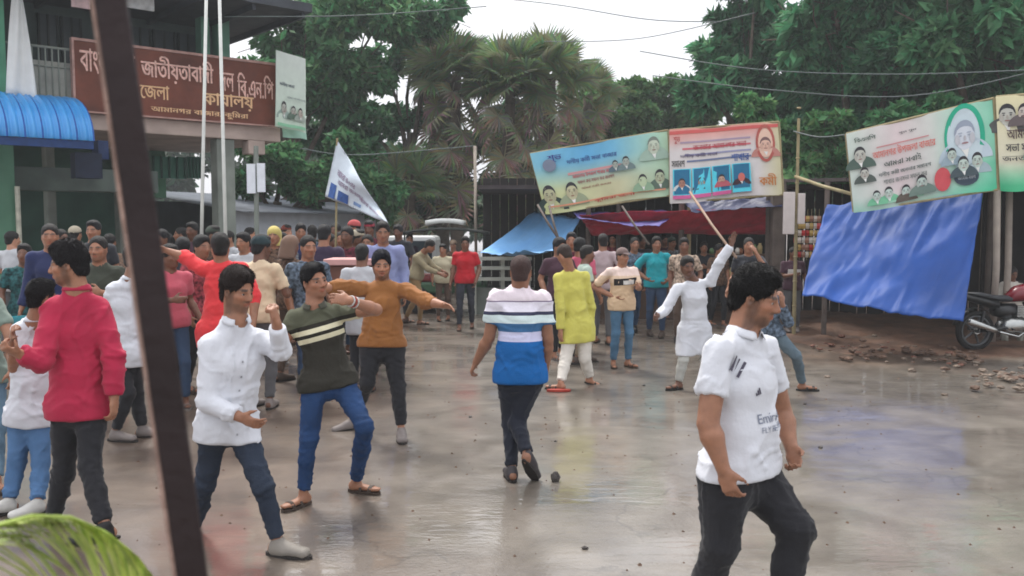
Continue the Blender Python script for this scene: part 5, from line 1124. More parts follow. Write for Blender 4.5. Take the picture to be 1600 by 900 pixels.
# ------------------------------------------------------------------ banners with flat print
def banner(name, TL, TR, BR, BL, bgf, items, label, cat='banner', sag=.05, group=None, waves=3, frame=None):
    o = TL.copy(); TL, TR, BR, BL = (p - o for p in (TL, TR, BR, BL)); root = empty(name, o); tag(root, label, cat, group)
    nrm = (TR - TL).cross(TL - BL).normalized(); nrm = -nrm if (nrm.y > 0) else nrm
    asp = (TR - TL).length / (TL - BL).length
    def S(u, v, off=0):
        p = BL.lerp(BR, u).lerp(TL.lerp(TR, u), v); k = sag * (math.sin(u * math.pi * waves + v * 1.3) * .6 + math.sin(u * 11 + v * 5) * .25) * (1 - .3 * v); return p + nrm * (k + off) + Vector((0, 0, -sag * .5 * math.sin(u * math.pi * 2 + .5) * (1 - v)))
    nu, nv = 48, 16; vs = [S(i / nu, j / nv) for j in range(nv + 1) for i in range(nu + 1)]; cs = [tuple(lin(bgf(i / nu, j / nv))[:3]) for j in range(nv + 1) for i in range(nu + 1)]
    n = len(vs); vs += [v - nrm * .006 for v in vs]; cs += [tuple(x * .8 for x in c) for c in cs]
    fs = [(j * (nu + 1) + i, j * (nu + 1) + i + 1, (j + 1) * (nu + 1) + i + 1, (j + 1) * (nu + 1) + i) for j in range(nv) for i in range(nu)]; fs += [tuple(n + i for i in f[::-1]) for f in fs]
    pm = mat('printed_vinyl', None, .5, .06, 6, attr=True, spec=.3); mesh_obj('sheet', vs, fs, pm, root, True, col=cs)
    V = []; Fc = []; Cc = []; k = [0]
    def poly(pts, col):
        k[0] += 1; off = .006 + .0014 * (k[0] % 60); b = len(V); V.extend(S(u, v, off) for u, v in pts); Cc.extend([tuple(lin(col)[:3])] * len(pts)); Fc.append(tuple(range(b, b + len(pts))))
    def ell(cu, cv, ru, rv, col, a0=0, a1=360, n=18): poly([(cu + ru * math.cos(R(a0 + (a1 - a0) * i / n)), cv + rv * math.sin(R(a0 + (a1 - a0) * i / n))) for i in range(n + (0 if a1 - a0 == 360 else 1))], col)
    for it in items:
        kd = it[0]
        if kd == 'rect':
            _, u0, v0, u1, v1, col = it; ns = max(1, int((u1 - u0) * 24))
            for i in range(ns): a, b = u0 + (u1 - u0) * i / ns, u0 + (u1 - u0) * (i + 1) / ns; poly([(a, v0), (b, v0), (b, v1), (a, v1)], col); k[0] -= 1
            k[0] += 1
        elif kd == 'ell': _, cu, cv, ru, rv, col = it; ell(cu, cv, ru, rv, col)
        elif kd == 'ring':
            _, cu, cv, ru, rv, th, col, a0, a1 = it
            for i in range(20):
                a, b = R(a0 + (a1 - a0) * i / 20), R(a0 + (a1 - a0) * (i + 1) / 20); poly([(cu + ru * math.cos(a), cv + rv * math.sin(a)), (cu + ru * math.cos(b), cv + rv * math.sin(b)), (cu + (ru - th / asp) * math.cos(b), cv + (rv - th) * math.sin(b)), (cu + (ru - th / asp) * math.cos(a), cv + (rv - th) * math.sin(a))], col); k[0] -= 1
            k[0] += 1
        elif kd == 'text':
            _, txt, u0, u1, v0, h, col = it[:7]; sp_, W_ = text_shape(txt, 12, .03); k[0] += 1
            for x0, x1, y0, y1 in sp_:
                a, b = u0 + (u1 - u0) * x0 / W_, u0 + (u1 - u0) * x1 / W_; poly([(a, v0 + h * y0), (b, v0 + h * y0), (b, v0 + h * y1), (a, v0 + h * y1)], col); k[0] -= 1
        elif kd == 'man':   # a generic head and shoulders
            _, cu, cv, s, shirt, hair, face = it; a = s / asp
            ell(cu, cv - s * .55, a * .62, s * .5, shirt, 0, 180); poly([(cu - a * .09, cv - s * .30), (cu + a * .09, cv - s * .30), (cu + a * .03, cv - s * .02 - s * .5)], (230, 230, 225)); ell(cu, cv - s * .02, a * .225, s * .31, face); poly([(cu + a * .235 * math.cos(R(t_)), cv + s * (.04 + .31 * math.sin(R(t_)))) for t_ in range(-5, 186, 19)] + [(cu + a * .19 * math.cos(R(t_)), cv + s * (.08 + .13 * math.sin(R(t_)))) for t_ in range(180, -1, -30)], hair)
            fd = mixc(face, (90, 60, 50), .45)
            for sx in (-1, 1): ell(cu + sx * a * .10, cv + s * .06, a * .055, s * .018, mixc(face, hair, .7)); ell(cu + sx * a * .10, cv + s * .0, a * .035, s * .02, mixc(face, hair, .8)); ell(cu + sx * a * .17, cv - s * .08, a * .06, s * .12, mixc(face, fd, .3))
            ell(cu, cv - s * .06, a * .03, s * .06, mixc(face, fd, .5)); ell(cu, cv - s * .17, a * .08, s * .022, mixc(face, (120, 60, 60), .6))
    if V: mesh_obj('print', V, Fc, pm, root, col=Cc)
    if frame:
        for p, q_ in ((TL, TR), (BL, BR), (TL, BL), (TR, BR)): MB().tube([p - nrm * .02, q_ - nrm * .02], .02, 6).build('frame_stick', frame, root)
    return root
def mixc(a, b, t): t = min(max(t, 0), 1); return tuple(a[i] * (1 - t) + b[i] * t for i in range(3))
def build_banners():
    bam = mat('bamboo', lin((150, 138, 104)), .6, .3, 5, .3, 30)
    sk, hr = (196, 160, 136), (52, 50, 54)
    Y1, Y2 = 16.3, 15.7
    def bg1(u, v):
        top = mixc((96, 170, 214), (150, 206, 216), abs(u - .4) * 1.6); low = mixc((196, 204, 150), (206, 196, 170), u); c = mixc(low, top, (v - .35) * 2.4); return mixc(c, (176, 208, 178), (u - .6) * 2.6)
    tx = lambda s, a, b, v, h, c: ('text', s, a, b, v, h, c)
    it1 = [('rect', .24, .56, .66, .60, (206, 150, 150)), tx('দলীয় কমী সভা বাজার', .25, .62, .72, .10, (60, 96, 150)), tx('আমানগর উপজলা শাখার জনসভা', .27, .60, .50, .07, (190, 90, 96)), tx('সফল কর সফল কর জনগণ', .30, .58, .40, .055, (150, 90, 90)), tx('আমরা সবাই জনতার', .32, .55, .31, .045, (150, 100, 90)),
           ('man', .07, .30, .46, (52, 70, 66), hr, (186, 186, 150)), ('man', .245, .31, .42, (150, 160, 130), hr, (190, 186, 150)), ('man', .60, .60, .20, (90, 110, 120), hr, (170, 180, 170)), ('man', .68, .62, .24, (110, 130, 130), hr, (170, 180, 170)), ('man', .79, .28, .30, (140, 170, 140), hr, (180, 196, 160)), ('man', .92, .31, .34, (90, 110, 96), hr, (180, 190, 160)),
           ('man', .89, .80, .40, (160, 186, 170), (120, 130, 120), (196, 206, 186)), tx('শুভ', .12, .22, .80, .12, (60, 60, 130)), ('rect', .05, .10, .96, .125, (206, 140, 110)), ('ell', .12, .76, .05, .10, (120, 130, 150)), tx('কুিমরা জলা', .40, .72, .06, .06, (176, 70, 60))]
    banner('party_banner', at(828, 240, Y1 + .4), at(1044, 203, Y1), at(1049, 305, Y1), at(853, 334, Y1 + .4), bg1, it1, 'blue, green and yellow party banner with dark haired portraits, left of the red one', group='printed banners over the stalls', frame=bam)
    def bg2(u, v): return mixc(mixc((214, 208, 206), (222, 150, 140), (v - .72) * 4), (206, 200, 160), (u - .80) * 5)
    it2 = [('rect', .0, .93, .99, .975, (206, 96, 92))] + [('rect', .10 + .02 * i, .80 - .085 * i, .74, .825 - .085 * i, c) for i, c in enumerate(((170, 150, 170), (206, 110, 120), (150, 150, 180), (110, 120, 150)))] + [tx('জনতার আমানগর সভা', .22, .70, .70, .07, (176, 60, 70)), tx('শাখার', .74 - .18, .72, .50, .10, (40, 80, 150)), tx('সমাবশ', .02, .14, .49, .09, (50, 50, 50)), tx('দলীয় কমী সভা', .10, .44, .60, .06, (90, 80, 110))]
    for i in range(4):
        a = .03 + .178 * i; it2 += [('rect', a, .06, a + .165, .46, (84, 206, 226)), ('rect', a + .012, .12, a + .153, .45, (30, 108, 146)), ('man', a + .082, .27, .19, ((214, 214, 214), (40, 46, 60), (180, 90, 100), (60, 36, 46))[i], hr, ((176, 128, 110), (170, 150, 130), (206, 170, 150), (206, 110, 100))[i]), ('rect', a, .055, a + .165, .105, (206, 96, 150))]
    it2 += [('ring', .87, .72, .085, .26, .04, (176, 90, 80), 0, 360), ('ell', .87, .72, .065, .20, (226, 190, 170)), ('man', .87, .70, .30, (190, 130, 120), (120, 90, 90), (226, 186, 166)), tx('কমী', .80, .95, .14, .16, (190, 120, 60)), tx('শুভ', .04, .10, .80, .1, (170, 60, 60))]
    banner('party_banner', at(1046, 203, Y1 - .1), at(1217, 190, Y2), at(1224, 304, Y2), at(1047, 317, Y1 - .1), bg2, it2, 'red and white party banner with a row of four portraits on blue squares', group='printed banners over the stalls', frame=bam)
    Y3, Y4 = 13.6, 13.0
    def bg3(u, v): return mixc(mixc((204, 216, 206), (216, 200, 200), 1 - abs(u - .35) * 3.0), (66, 186, 140), max((u - .58) * 2.2, 0) * (.75 if v < .35 else .55) + max(.16 - v, 0) * 2)
    it3 = [('ell', .795, .62, .125, .36, (196, 212, 218)), ('ring', .795, .64, .135, .38, .055, (40, 168, 134), -20, 200), ('man', .795, .66, .50, (190, 206, 216), (150, 160, 176), (206, 212, 220)), ('ell', .79, .19, .085, .10, (56, 70, 84)), tx('জনসভা সফল', .73, .85, .16, .05, (180, 190, 196)),
           tx('আমানগর উপজলা বাজার', .17, .60, .62, .11, (206, 120, 110)), tx('আমরা সবাই', .24, .50, .49, .09, (80, 92, 84)), tx('দলীয় কমী জনতার সমাবশ', .20, .56, .38, .065, (90, 100, 96)), tx('শাখার জনসভা সফল কর', .23, .53, .29, .055, (100, 106, 100)), tx('িবএনিপ', .05, .20, .86, .06, (70, 90, 80)), tx('শুভ শুভ', .36, .48, .84, .03, (60, 60, 60)),
           ('ell', .63, .20, .055, .14, (206, 84, 90)), ('man', .08, .70, .30, (80, 100, 90), hr, (190, 190, 180)), ('man', .10, .47, .22, (80, 90, 84), hr, (190, 190, 180))] + [('man', x, y, s, c, hr, (190, 206, 196)) for x, y, s, c in ((.17, .17, .2, (120, 190, 150)), (.26, .18, .22, (120, 190, 150)), (.38, .16, .22, (90, 80, 70)), (.49, .22, .26, (110, 130, 120)), (.70, .47, .22, (150, 170, 180)), (.77, .34, .26, (70, 84, 90)), (.87, .36, .26, (160, 180, 186)))]
    it3 += [('rect', .12, .055, .5, .08, (150, 196, 170)), ('rect', .2, .74, .56, .755, (200, 140, 140))]
    banner('party_banner', at(1322, 209, Y3), at(1553, 153, Y4), at(1560, 296, Y4), at(1334, 331, Y3), bg3, it3, 'white and green party banner with a large portrait inside a green ring', group='printed banners over the stalls', frame=bam)
    def bg4(u, v): return mixc(mixc((214, 212, 196), (226, 218, 176), v), (70, 180, 130), (.3 - v) * 4)
    it4 = [('man', .13, .80, .34, (90, 90, 90), hr, (190, 190, 180)), tx('সভা সফল', .10, .5, .42, .08, (50, 50, 54)), tx('আমরা', .12, .4, .55, .1, (80, 60, 60)), ('man', .34, .82, .26, (100, 90, 90), hr, (200, 190, 180)), tx('জনতার বাজার', .05, .8, .32, .05, (60, 60, 60)), ('man', .7, .6, .5, (120, 160, 140), hr, (206, 190, 170))]
    banner('party_banner', at(1556, 151, Y4 - .02), at(1690, 140, 12.4), at(1694, 296, 12.4), at(1563, 297, Y4 - .02), bg4, it4, 'yellow topped party banner running out of the right edge', group='printed banners over the stalls', frame=bam)
    # standing panel at the end of the office
    def bg5(u, v): return mixc((196, 214, 196), (206, 214, 206), v)
    it5 = [tx('দলীয় সভা', .12, .6, .55, .06, (90, 100, 110)), ('man', .26, .27, .26, (150, 170, 160), hr, (180, 180, 170)), ('man', .55, .25, .2, (90, 110, 96), hr, (180, 180, 170)), ('man', .75, .24, .2, (160, 170, 160), hr, (190, 180, 170)), tx('জনসভা', .3, .9, .40, .03, (120, 130, 130)), ('rect', .0, .02, .9, .06, (140, 196, 160))]
    banner('banner', at(431, 78, 19.3), at(478, 92, 20.3), at(478, 208, 20.3), at(430, 197, 19.3), bg5, it5, 'tall pale green printed panel standing at the right end of the brown sign', cat='banner', sag=.02)
    banner('banner', at(440, 196, 19.9), at(476, 180, 20.8), at(480, 218, 20.8), at(442, 214, 19.9), lambda u, v: (150, 190, 170), [], 'small green tinted panel tucked below the tall pale green one', cat='banner', sag=.02)
    # flag
    b0 = at(523, 420, 12.5); fl = empty('flag', (b0.x, b0.y, 0)); tag(fl, 'white protest flag with blue print hanging slack from a bamboo stick', 'flag'); A_ = at(527, 219, 12.5) - fl.location; B_ = at(508, 307, 12.4) - fl.location; Cx = at(606, 349, 11.9) - fl.location
    MB().tube([(0, 0, .9), A_ + Vector((0, 0, .03))], .016, 8).build('stick', bam, fl)
    def ff(u, v): 
        p = A_.lerp(B_, v).lerp(Cx, u ** .95) ; return p + Vector((0, .10 * math.sin(u * 9 + v * 4) * (1 - v * .3) * min(1, u * 3), .05 * math.sin(v * 3.1) * math.sin(u * 3.1)))
    MB().sheet(ff, 26, 14, .004).build('cloth', cloth('flag_white', (196, 206, 214), .1), fl, True)
    def onf(u0, v0, u1, v1, m, nm='print'): MB().sheet(lambda u, v: Vector(ff(u0 + (u1 - u0) * u, v0 + (v1 - v0) * v)) + Vector((0, -.012, 0)), 8, 4).build(nm, m, fl)
    bl = mat('print_blue', lin((62, 92, 150)), .7, .3, 30)
    onf(.04, .72, .14, .98, bl); onf(.18, .78, .34, .97, bl); onf(.42, .84, .54, .92, mat('print_blue_light', lin((120, 146, 186)), .7))
    sp_, W_ = text_shape('আমরা জনতার', 12, .03); mb = MB()
    for k_, (u0, u1, v0, hh) in enumerate(((.10, .42, .48, .13), (.14, .55, .64, .10), (.5, .85, .70, .12))):
        for x0, x1, y0, y1 in sp_:
            a, b = u0 + (u1 - u0) * x0 / W_, u0 + (u1 - u0) * x1 / W_; c, d = v0 - hh * (y0 - .5), v0 - hh * (y1 - .5)
            mb.add([Vector(ff(*q)) + Vector((0, -.014, 0)) for q in ((a, c), (b, c), (b, d), (a, d))], [(0, 1, 2, 3)])
    mb.build('lettering', mat('print_mauve', lin((140, 116, 140)), .7), fl)
# ------------------------------------------------------------------ stalls, tarpaulins, poles
def tarp(name, pts, m, label, n=24, sag=.25, wr=.05, seed=0, cat='tarpaulin'):
    """pts: TL, TR, BR, BL"""
    TL, TR, BR, BL = pts; nr = (TR - TL).cross(TL - BL).normalized()
    def f(u, v):
        p = TL.lerp(TR, u).lerp(BL.lerp(BR, u), v); s_ = math.sin(u * math.pi) * math.sin(v * math.pi)
        q = np.array([[u * 6 + seed + v * 1.5, v * 2.2 + u * 1.2, seed]]); w = float(vnoise(q)[0]) * .7 + float(1 - abs(vnoise(q * 1.9 + 5)[0]) * 3) * .35 + float(1 - abs(vnoise(q * 4.1 + 2)[0]) * 3) * .12
        return p + Vector((0, 0, -sag * s_)) + nr * (w * wr)
    o = MB().sheet(f, n * 2, n, .006).build(name, m, None, True); return tag(o, label, cat)
def build_stalls():
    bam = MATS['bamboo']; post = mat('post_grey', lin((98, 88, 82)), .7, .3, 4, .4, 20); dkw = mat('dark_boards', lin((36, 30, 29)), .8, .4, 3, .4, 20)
    r = empty('stall_row', (0, 0, 0)); tag(r, 'row of dark timber stalls open to the square under the banners', 'stall')
    # back and floor of the row, behind the people, planks one by one
    Yb = 21.5
    x0, x1 = at(755, 400, Yb).x, at(1240, 400, 20).x; n = 34
    for i in range(n):
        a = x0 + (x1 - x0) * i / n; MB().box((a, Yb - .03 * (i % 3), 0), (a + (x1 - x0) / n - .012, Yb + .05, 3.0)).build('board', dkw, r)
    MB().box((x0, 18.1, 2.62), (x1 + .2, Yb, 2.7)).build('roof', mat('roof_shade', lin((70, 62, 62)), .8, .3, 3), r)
    for px, Y, w, m in ((919, 18, .05, post), (966, 18.4, .05, post), (1064, 17.6, .055, post), (1076, 18.5, .045, bam), (1200, 16.8, .06, post)):
        p = at(px, 400, Y); MB().tube([(p.x, p.y, 0), (p.x, p.y, 2.6)], w, 8).build('post', m, r)
    p = at(1214, 400, 16.6); MB().box((p.x - .12, p.y - .1, 0), (p.x + .12, p.y + .1, 2.75)).build('pillar', post, r, bevel=.02)
    for i, z in enumerate((.75, 1.25, 1.7)): MB().box((at(1105, 400, 18.5).x, 18.4, z), (at(1195, 400, 18.5).x, 18.9, z + .04)).build('shelf', mat('shelf_wood', lin((96, 76, 62)), .7, .3, 4), r)
    MB().box((at(930, 400, 18).x, 17.9, 0), (at(1060, 400, 18).x, 18.5, .8)).build('counter', mat('counter_wood', lin((86, 66, 54)), .7, .3, 4), r)
    rs = random.Random(9)
    cols = [(176, 60, 50), (190, 170, 120), (80, 110, 140), (206, 200, 190), (140, 90, 60), (90, 120, 80)]
    for i in range(26):
        z = (.79, 1.29, 1.74)[i % 3]; x = at(1108, 400, 18.5).x + (i // 3 + rs.uniform(.2, .8)) / 9 * (at(1190, 400, 18.5).x - at(1108, 400, 18.5).x); c = rs.choice(cols); h_ = rs.uniform(.12, .26)
        mb = MB().lathe([(0, 0), (.05, 0), (.055, h_ * .7), (.03, h_ * .85), (.03, h_), (0, h_)], Matrix.Translation((x, 18.45, z)), 10); o = mb.build('jar', mat('jar_%d' % c[0], lin(c), .4, .2, 9), None, True); tag(o, ('first', 'second', 'third', 'fourth', 'fifth', 'sixth', 'seventh', 'eighth', 'ninth')[i // 3] + ' jar from the left on the ' + ('bottom', 'middle', 'top')[i % 3] + ' shelf of the dark stall', 'jar', 'jars on the stall shelves')
    # red valance and purple cloth over the stall fronts
    red = cloth('valance_red', (178, 40, 58), .3); pur = mat('tarp_purple', lin((96, 88, 150)), .5, .3, 2, .3, 12)
    tarp('red_valance', (at(905, 336, 17.4), at(1200, 322, 16.9), at(1202, 364, 17.6), at(925, 366, 18.0)), red, 'dark red cloth valance hanging under the two left banners', sag=.05, wr=.06, seed=2)
    tarp('stall_awning', (at(895, 332, 18.6), at(1060, 330, 18.2), at(1030, 355, 16.4), at(908, 343, 16.8)), pur, 'purple grey plastic awning sheet drooping below the blue banner', sag=.1, wr=.04, seed=4)
    tarp('stall_awning', (at(1070, 318, 17.6), at(1225, 302, 16.8), at(1222, 322, 16.4), at(1080, 330, 17.0)), mat('tarp_navy', lin((44, 50, 84)), .5, .3, 2, .3, 12), 'dark navy plastic sheet sagging under the red and white banner', sag=.08, wr=.05, seed=6)
    tarp('blue_canopy', (at(832, 332, 19.6), at(908, 341, 18.6), at(872, 392, 16.6), at(748, 397, 17.2)), mat('tarp_sky', lin((120, 172, 220)), .5, .12, 2, .3, 10, spec=.4), 'sky blue plastic canopy stretched in a curve over the stall in the middle', sag=.35, wr=.05, seed=8)
    # big blue tarp
    blue = mat('tarp_blue', lin((22, 68, 140)), .6, .25, 1.2, .2, 6, spec=.35)
    tarp('blue_tarpaulin', (at(1292, 318, 14.6), at(1536, 296, 13.2), at(1506, 506, 11.9), at(1252, 459, 13.0)), blue, 'huge royal blue tarpaulin sloping over the front of the right hand stall', n=44, sag=.10, wr=.07, seed=11)
    # the stall behind it
    r2 = empty('tarped_stall', (0, 0, 0)); tag(r2, 'dark timber stall hidden behind the royal blue tarpaulin', 'stall')
    xa, xb = at(1262, 400, 16.5).x, 13.5; n = 44
    def yb(x): return 19.0 - .16 * (x - xa)
    for i in range(n):
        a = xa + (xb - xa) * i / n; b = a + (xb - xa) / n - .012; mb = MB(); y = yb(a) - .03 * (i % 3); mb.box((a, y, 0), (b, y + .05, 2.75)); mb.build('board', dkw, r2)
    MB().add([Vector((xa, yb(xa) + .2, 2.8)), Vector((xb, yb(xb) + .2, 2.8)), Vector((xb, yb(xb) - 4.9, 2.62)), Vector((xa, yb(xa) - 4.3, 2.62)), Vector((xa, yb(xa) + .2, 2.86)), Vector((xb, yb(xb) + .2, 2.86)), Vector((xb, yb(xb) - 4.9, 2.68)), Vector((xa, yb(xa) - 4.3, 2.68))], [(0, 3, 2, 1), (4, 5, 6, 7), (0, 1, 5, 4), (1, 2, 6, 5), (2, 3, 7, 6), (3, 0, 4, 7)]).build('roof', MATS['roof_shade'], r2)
    for px, Y, a in ((1290, 14.9, .045), (1545, 15.2, .05)): p = at(px, 400, Y); MB().tube([(p.x, p.y, 0), (p.x, p.y, 2.62)], a, 8).build('post', post, r2)
    pale = mat('pole_pale', lin((168, 156, 146)), .7, .2, 4, .3, 20)
    for (xt, yt, xb_, Y, lb) in ((1558, 296, 1555, 14.3, 'pale wooden pole under the seam of the two right banners'), (1577, 300, 1573, 14.7, 'pale wooden pole just right of the seam pole, behind the motorcycle')):
        t = at(xt, yt, Y); b = at(xb_, 400, Y); o = MB().tube([(b.x, b.y, 0), ((b.x + t.x) / 2 + .03, b.y, 1.2), (t.x, t.y, t.z)], .06 * .9, 9).build('wooden_pole', pale, None, True); tag(o, lb, 'pole')
    # tall bamboo pole and its ties
    t = at(1248, 185, 15.2); b = at(1243, 400, 15.2); r3 = empty('bamboo_pole', (b.x, b.y, 0)); tag(r3, 'tall thin bamboo pole between the red and the green banner', 'pole')
    MB().tube([(0, 0, 0), (t.x - b.x, 0, t.z)], [.035, .025], 8).build('pole', bam, r3)
    for i in range(9): z = .5 + i * .42; MB().lathe([(.032, z), (.042, z + .015), (.032, z + .03)], Matrix.Translation(((t.x - b.x) * z / t.z, 0, 0)), 10).build('node', bam, r3)
    def stick(a, b, rad, lb, m=bam, name='bamboo_stick', cat='bamboo stick', group=None):
        o = MB().tube([a, a.lerp(b, .5) + Vector((0, 0, -.02)), b], rad, 7).build(name, m, None, True); return tag(o, lb, cat, group)
    stick(at(1243, 276, 15.2), at(1330, 303, 13.7), .03, 'bamboo brace running from the tall pole to the green banner')
    stick(at(1078, 300, 12.0), at(1150, 402, 10.2), .017, 'long thin stick slanting behind the raised open hand', mat('stick_tan', lin((150, 126, 108)), .7, .2, 6))
    stick(at(972, 322, 14), at(1014, 382, 13.6), .018, 'thin dark stick slanting over the heads beside the cream tee man', post)
    stick(at(840, 320, 15), at(872, 372, 14.6), .02, 'dark stick leaning right against the sky blue canopy', post); stick(at(858, 322, 15), at(872, 372, 14.6), .02, 'steeper dark stick beside the other one against the sky blue canopy', post)
    stick(at(742, 228, 20), at(744, 420, 20), .035, 'slim upright pole standing in front of the fan palms', MATS['pole_cream'], 'slim_pole', 'pole')
    # two white hanging boards on the bamboo pole
    for x0, x1, y0, y1, lb in ((1224, 1243, 300, 366, 'long white hanging board left of the bamboo pole'), (1247, 1259, 302, 350, 'short white hanging board right of the bamboo pole')):
        a, b_ = at(x0, y1, 15.1), at(x1, y0, 15.1); tag(MB().box((a.x, a.y, a.z), (b_.x, a.y + .06, b_.z)).build('hanging_board', mat('board_cream', lin((206, 196, 192)), .6, .08), None, bevel=.01), lb, 'board')
    # strings of snack packets
    rs = random.Random(3); ORD = ('first', 'second', 'third', 'fourth', 'fifth', 'sixth', 'seventh', 'eighth', 'ninth')
    for s in range(7):
        px = 1244 + s * 6; rt = at(px, 340, 15.6 - .02 * s); q = empty('packet_string', rt); tag(q, ORD[s] + ' string of snack packets from the left beside the blue tarpaulin', 'packets', 'strings of snack packets')
        MB().tube([(0, 0, .15), (0, 0, -.75)], .004, 4).build('string', bam, q)
        for k in range(6):
            z = -.02 - k * .125; a = rs.uniform(-.4, .4); M_ = Matrix.Translation((0, 0, z)) @ Matrix.Rotation(a, 4, 'Z'); c = rs.choice(((176, 40, 40), (200, 190, 180), (200, 196, 190), (150, 110, 90), (190, 160, 90)))
            MB().add([M_ @ Vector(p) for p in ((-.03, 0, .05), (.03, 0, .05), (.032, -.015, 0), (.03, 0, -.05), (-.03, 0, -.05), (-.032, -.015, 0), (0, .02, 0))], [(0, 1, 2, 5), (5, 2, 3, 4), (1, 0, 6), (2, 1, 6), (3, 2, 6), (4, 3, 6), (5, 4, 6), (0, 5, 6)]).build('packet', mat('packet_%d' % c[1], lin(c), .35, .2, 20, spec=.5), q)
    # low white rail and wall below the sky blue canopy
    r5 = empty('low_barrier', at(775, 400, 18.6) * 1); r5.location.z = 0; tag(r5, 'low whitewashed barrier with rails under the sky blue canopy', 'barrier'); ww = mat('whitewash', lin((176, 178, 168)), .8, .2, 3, .3)
    for z in (.72, .95, 1.15): MB().box((-.55, 0, z), (.75, .08, z + .07)).build('rail', ww, r5)
    for x in (-.5, .1, .65): MB().box((x, .09, 0), (x + .08, .16, 1.22)).build('stake', ww, r5)
    MB().box((-.6, .2, 0), (.8, .4, .55)).build('plinth', MATS['concrete_grey'], r5)
    # shed with tin roof behind the crowd on the left
    r6 = empty('tin_shed', (0, 0, 0)); tag(r6, 'long low whitewashed shed with a grey tin roof behind the crowd', 'shed'); wl = mat('shed_white', lin((190, 196, 204)), .8, .12, 3)
    pa, pb = at(366, 400, 22.0), at(592, 400, 28.5); d = (Vector((pb.x, pb.y, 0)) - Vector((pa.x, pa.y, 0))); L = d.length; d.normalize(); nn = Vector((d.y, -d.x, 0)); SM = Matrix(((d.x, -nn.x, 0, pa.x), (d.y, -nn.y, 0, pa.y), (0, 0, 1, 0), (0, 0, 0, 1)))
    MB().box((0, .0, 1.45), (L, .15, 2.22), SM).build('wall', wl, r6); MB().box((0, 2.8, 0), (L, 2.95, 2.5), SM).build('back_wall', MATS['dark_interior'], r6)
    for i in range(8): MB().box((L * i / 7 - .05, .02, 0), (L * i / 7 + .05, .12, 1.44), SM).build('post', post, r6)
    n = 22
    for i in range(n):
        a = -.3 + (L + .6) * i / n
        def sf(u, v, a=a): x = a + (L + .6) / n * u * 1.02; return SM @ Vector((x, -.5 + 3.6 * v, 2.2 + .55 * v + .025 * math.sin(u * math.pi * 8)))
        MB().sheet(sf, 16, 2, .008).build('roof_sheet', mat('tin', lin((128, 134, 142)), .45, .3, 1.5, spec=.5), r6)
    # umbrella / yellow top
    # battery rickshaw far behind
    b0 = at(697, 400, 19.5); r7 = empty('battery_rickshaw', (b0.x, b0.y, 0)); tag(r7, 'battery rickshaw with a white topped dark canopy parked far behind the crowd', 'rickshaw')
    dk = mat('rick_dark', lin((48, 52, 50)), .5, .3, 4); whm = mat('rick_white', lin((222, 224, 220)), .4, .05)
    MB().sheet(lambda u, v: Vector((-.95 + 1.9 * u, -.55 + 1.1 * v, 1.78 - .10 * (2 * u - 1) ** 2)), 12, 4, .05).build('canopy', dk, r7, True)
    MB().sheet(lambda u, v: Vector((-.42 + .84 * u, -.4 + .8 * v, 1.93 - .05 * (2 * u - 1) ** 2)), 10, 4, .1).build('roof_pad', whm, r7, True)
    for x in (-.85, .85):
        for y in (-.5, .5): MB().tube([(x * .95, y, .6), (x, y, 1.72)], .02, 6).build('post', dk, r7)
    MB().box((-.9, -.5, .42), (.9, .5, .66)).build('body', mat('rick_green', lin((60, 90, 66)), .4, .2, 3), r7, bevel=.05); MB().box((-.6, -.45, .66), (.5, .45, .80)).build('seat', mat('rick_seat', lin((110, 40, 40)), .6), r7, bevel=.04)
    for x, y in ((-.6, -.5), (-.6, .5), (.9, 0)):
        w = MB().lathe([(.0, -.03), (.18, -.03), (.27, -.05), (.29, 0), (.27, .05), (.18, .03), (0, .03)], Matrix.Translation((x, y, .29)) @ Matrix.Rotation(R(90), 4, 'X'), 18).build('wheel', MATS['shoe_black'], r7, True)
    b0 = at(640, 400, 21); r8 = empty('parked_van', (b0.x, b0.y, 0)); tag(r8, 'pale little van half hidden behind the man in the light blue shirt', 'van')
    MB().box((-.7, 0, .35), (.75, 1.6, 1.0)).build('body', mat('van_pale', lin((190, 192, 190)), .35, .1, 3, spec=.5), r8, bevel=.08); MB().box((-.6, .15, 1.0), (.62, 1.45, 1.62)).build('cabin', MATS['van_pale'], r8, bevel=.1)
    MB().box((-.5, .12, 1.08), (.52, .16, 1.5)).build('windscreen', mat('glass_dark', lin((50, 60, 66)), .1, .1, 3, spec=.6), r8); 
    for x in (-.5, .5): MB().lathe([(0, -.06), (.2, -.08), (.26, -.06), (.26, .06), (0, .06)], Matrix.Translation((x, .05, .28)) @ Matrix.Rotation(R(90), 4, 'X'), 16).build('wheel', MATS['shoe_black'], r8, True); MB().box((x - .1, -.02, .72), (x + .1, .0, .84)).build('headlight', whm, r8, bevel=.02)
    # brown speech desk among the crowd
    b0 = at(547, 400, 10.8); r9 = empty('wooden_desk', (b0.x, b0.y, 0)); tag(r9, 'brown desk with a pale pink top standing behind the orange shirted man', 'desk')
    MB().box((-.28, 0, .95), (.28, .5, 1.42)).build('front', mat('desk_brown', lin((116, 78, 66)), .6, .3, 3), r9, bevel=.01); MB().box((-.32, -.05, 1.425), (.32, .55, 1.5)).build('top', mat('desk_top', lin((196, 150, 146)), .6, .1), r9, bevel=.01)
    for x in (-.25, .2):
        for y in (.02, .43): MB().box((x, y, 0), (x + .05, y + .05, .945)).build('leg', MATS['desk_brown'], r9)
    # teal chair at the left edge
    b0 = at(32, 400, 8.6); r10 = empty('plastic_chair', (b0.x, b0.y, 0)); tag(r10, 'teal plastic chair at the far left behind the raspberry shirted man', 'chair'); tl = mat('teal_plastic', lin((20, 112, 122)), .35, .1, 3)
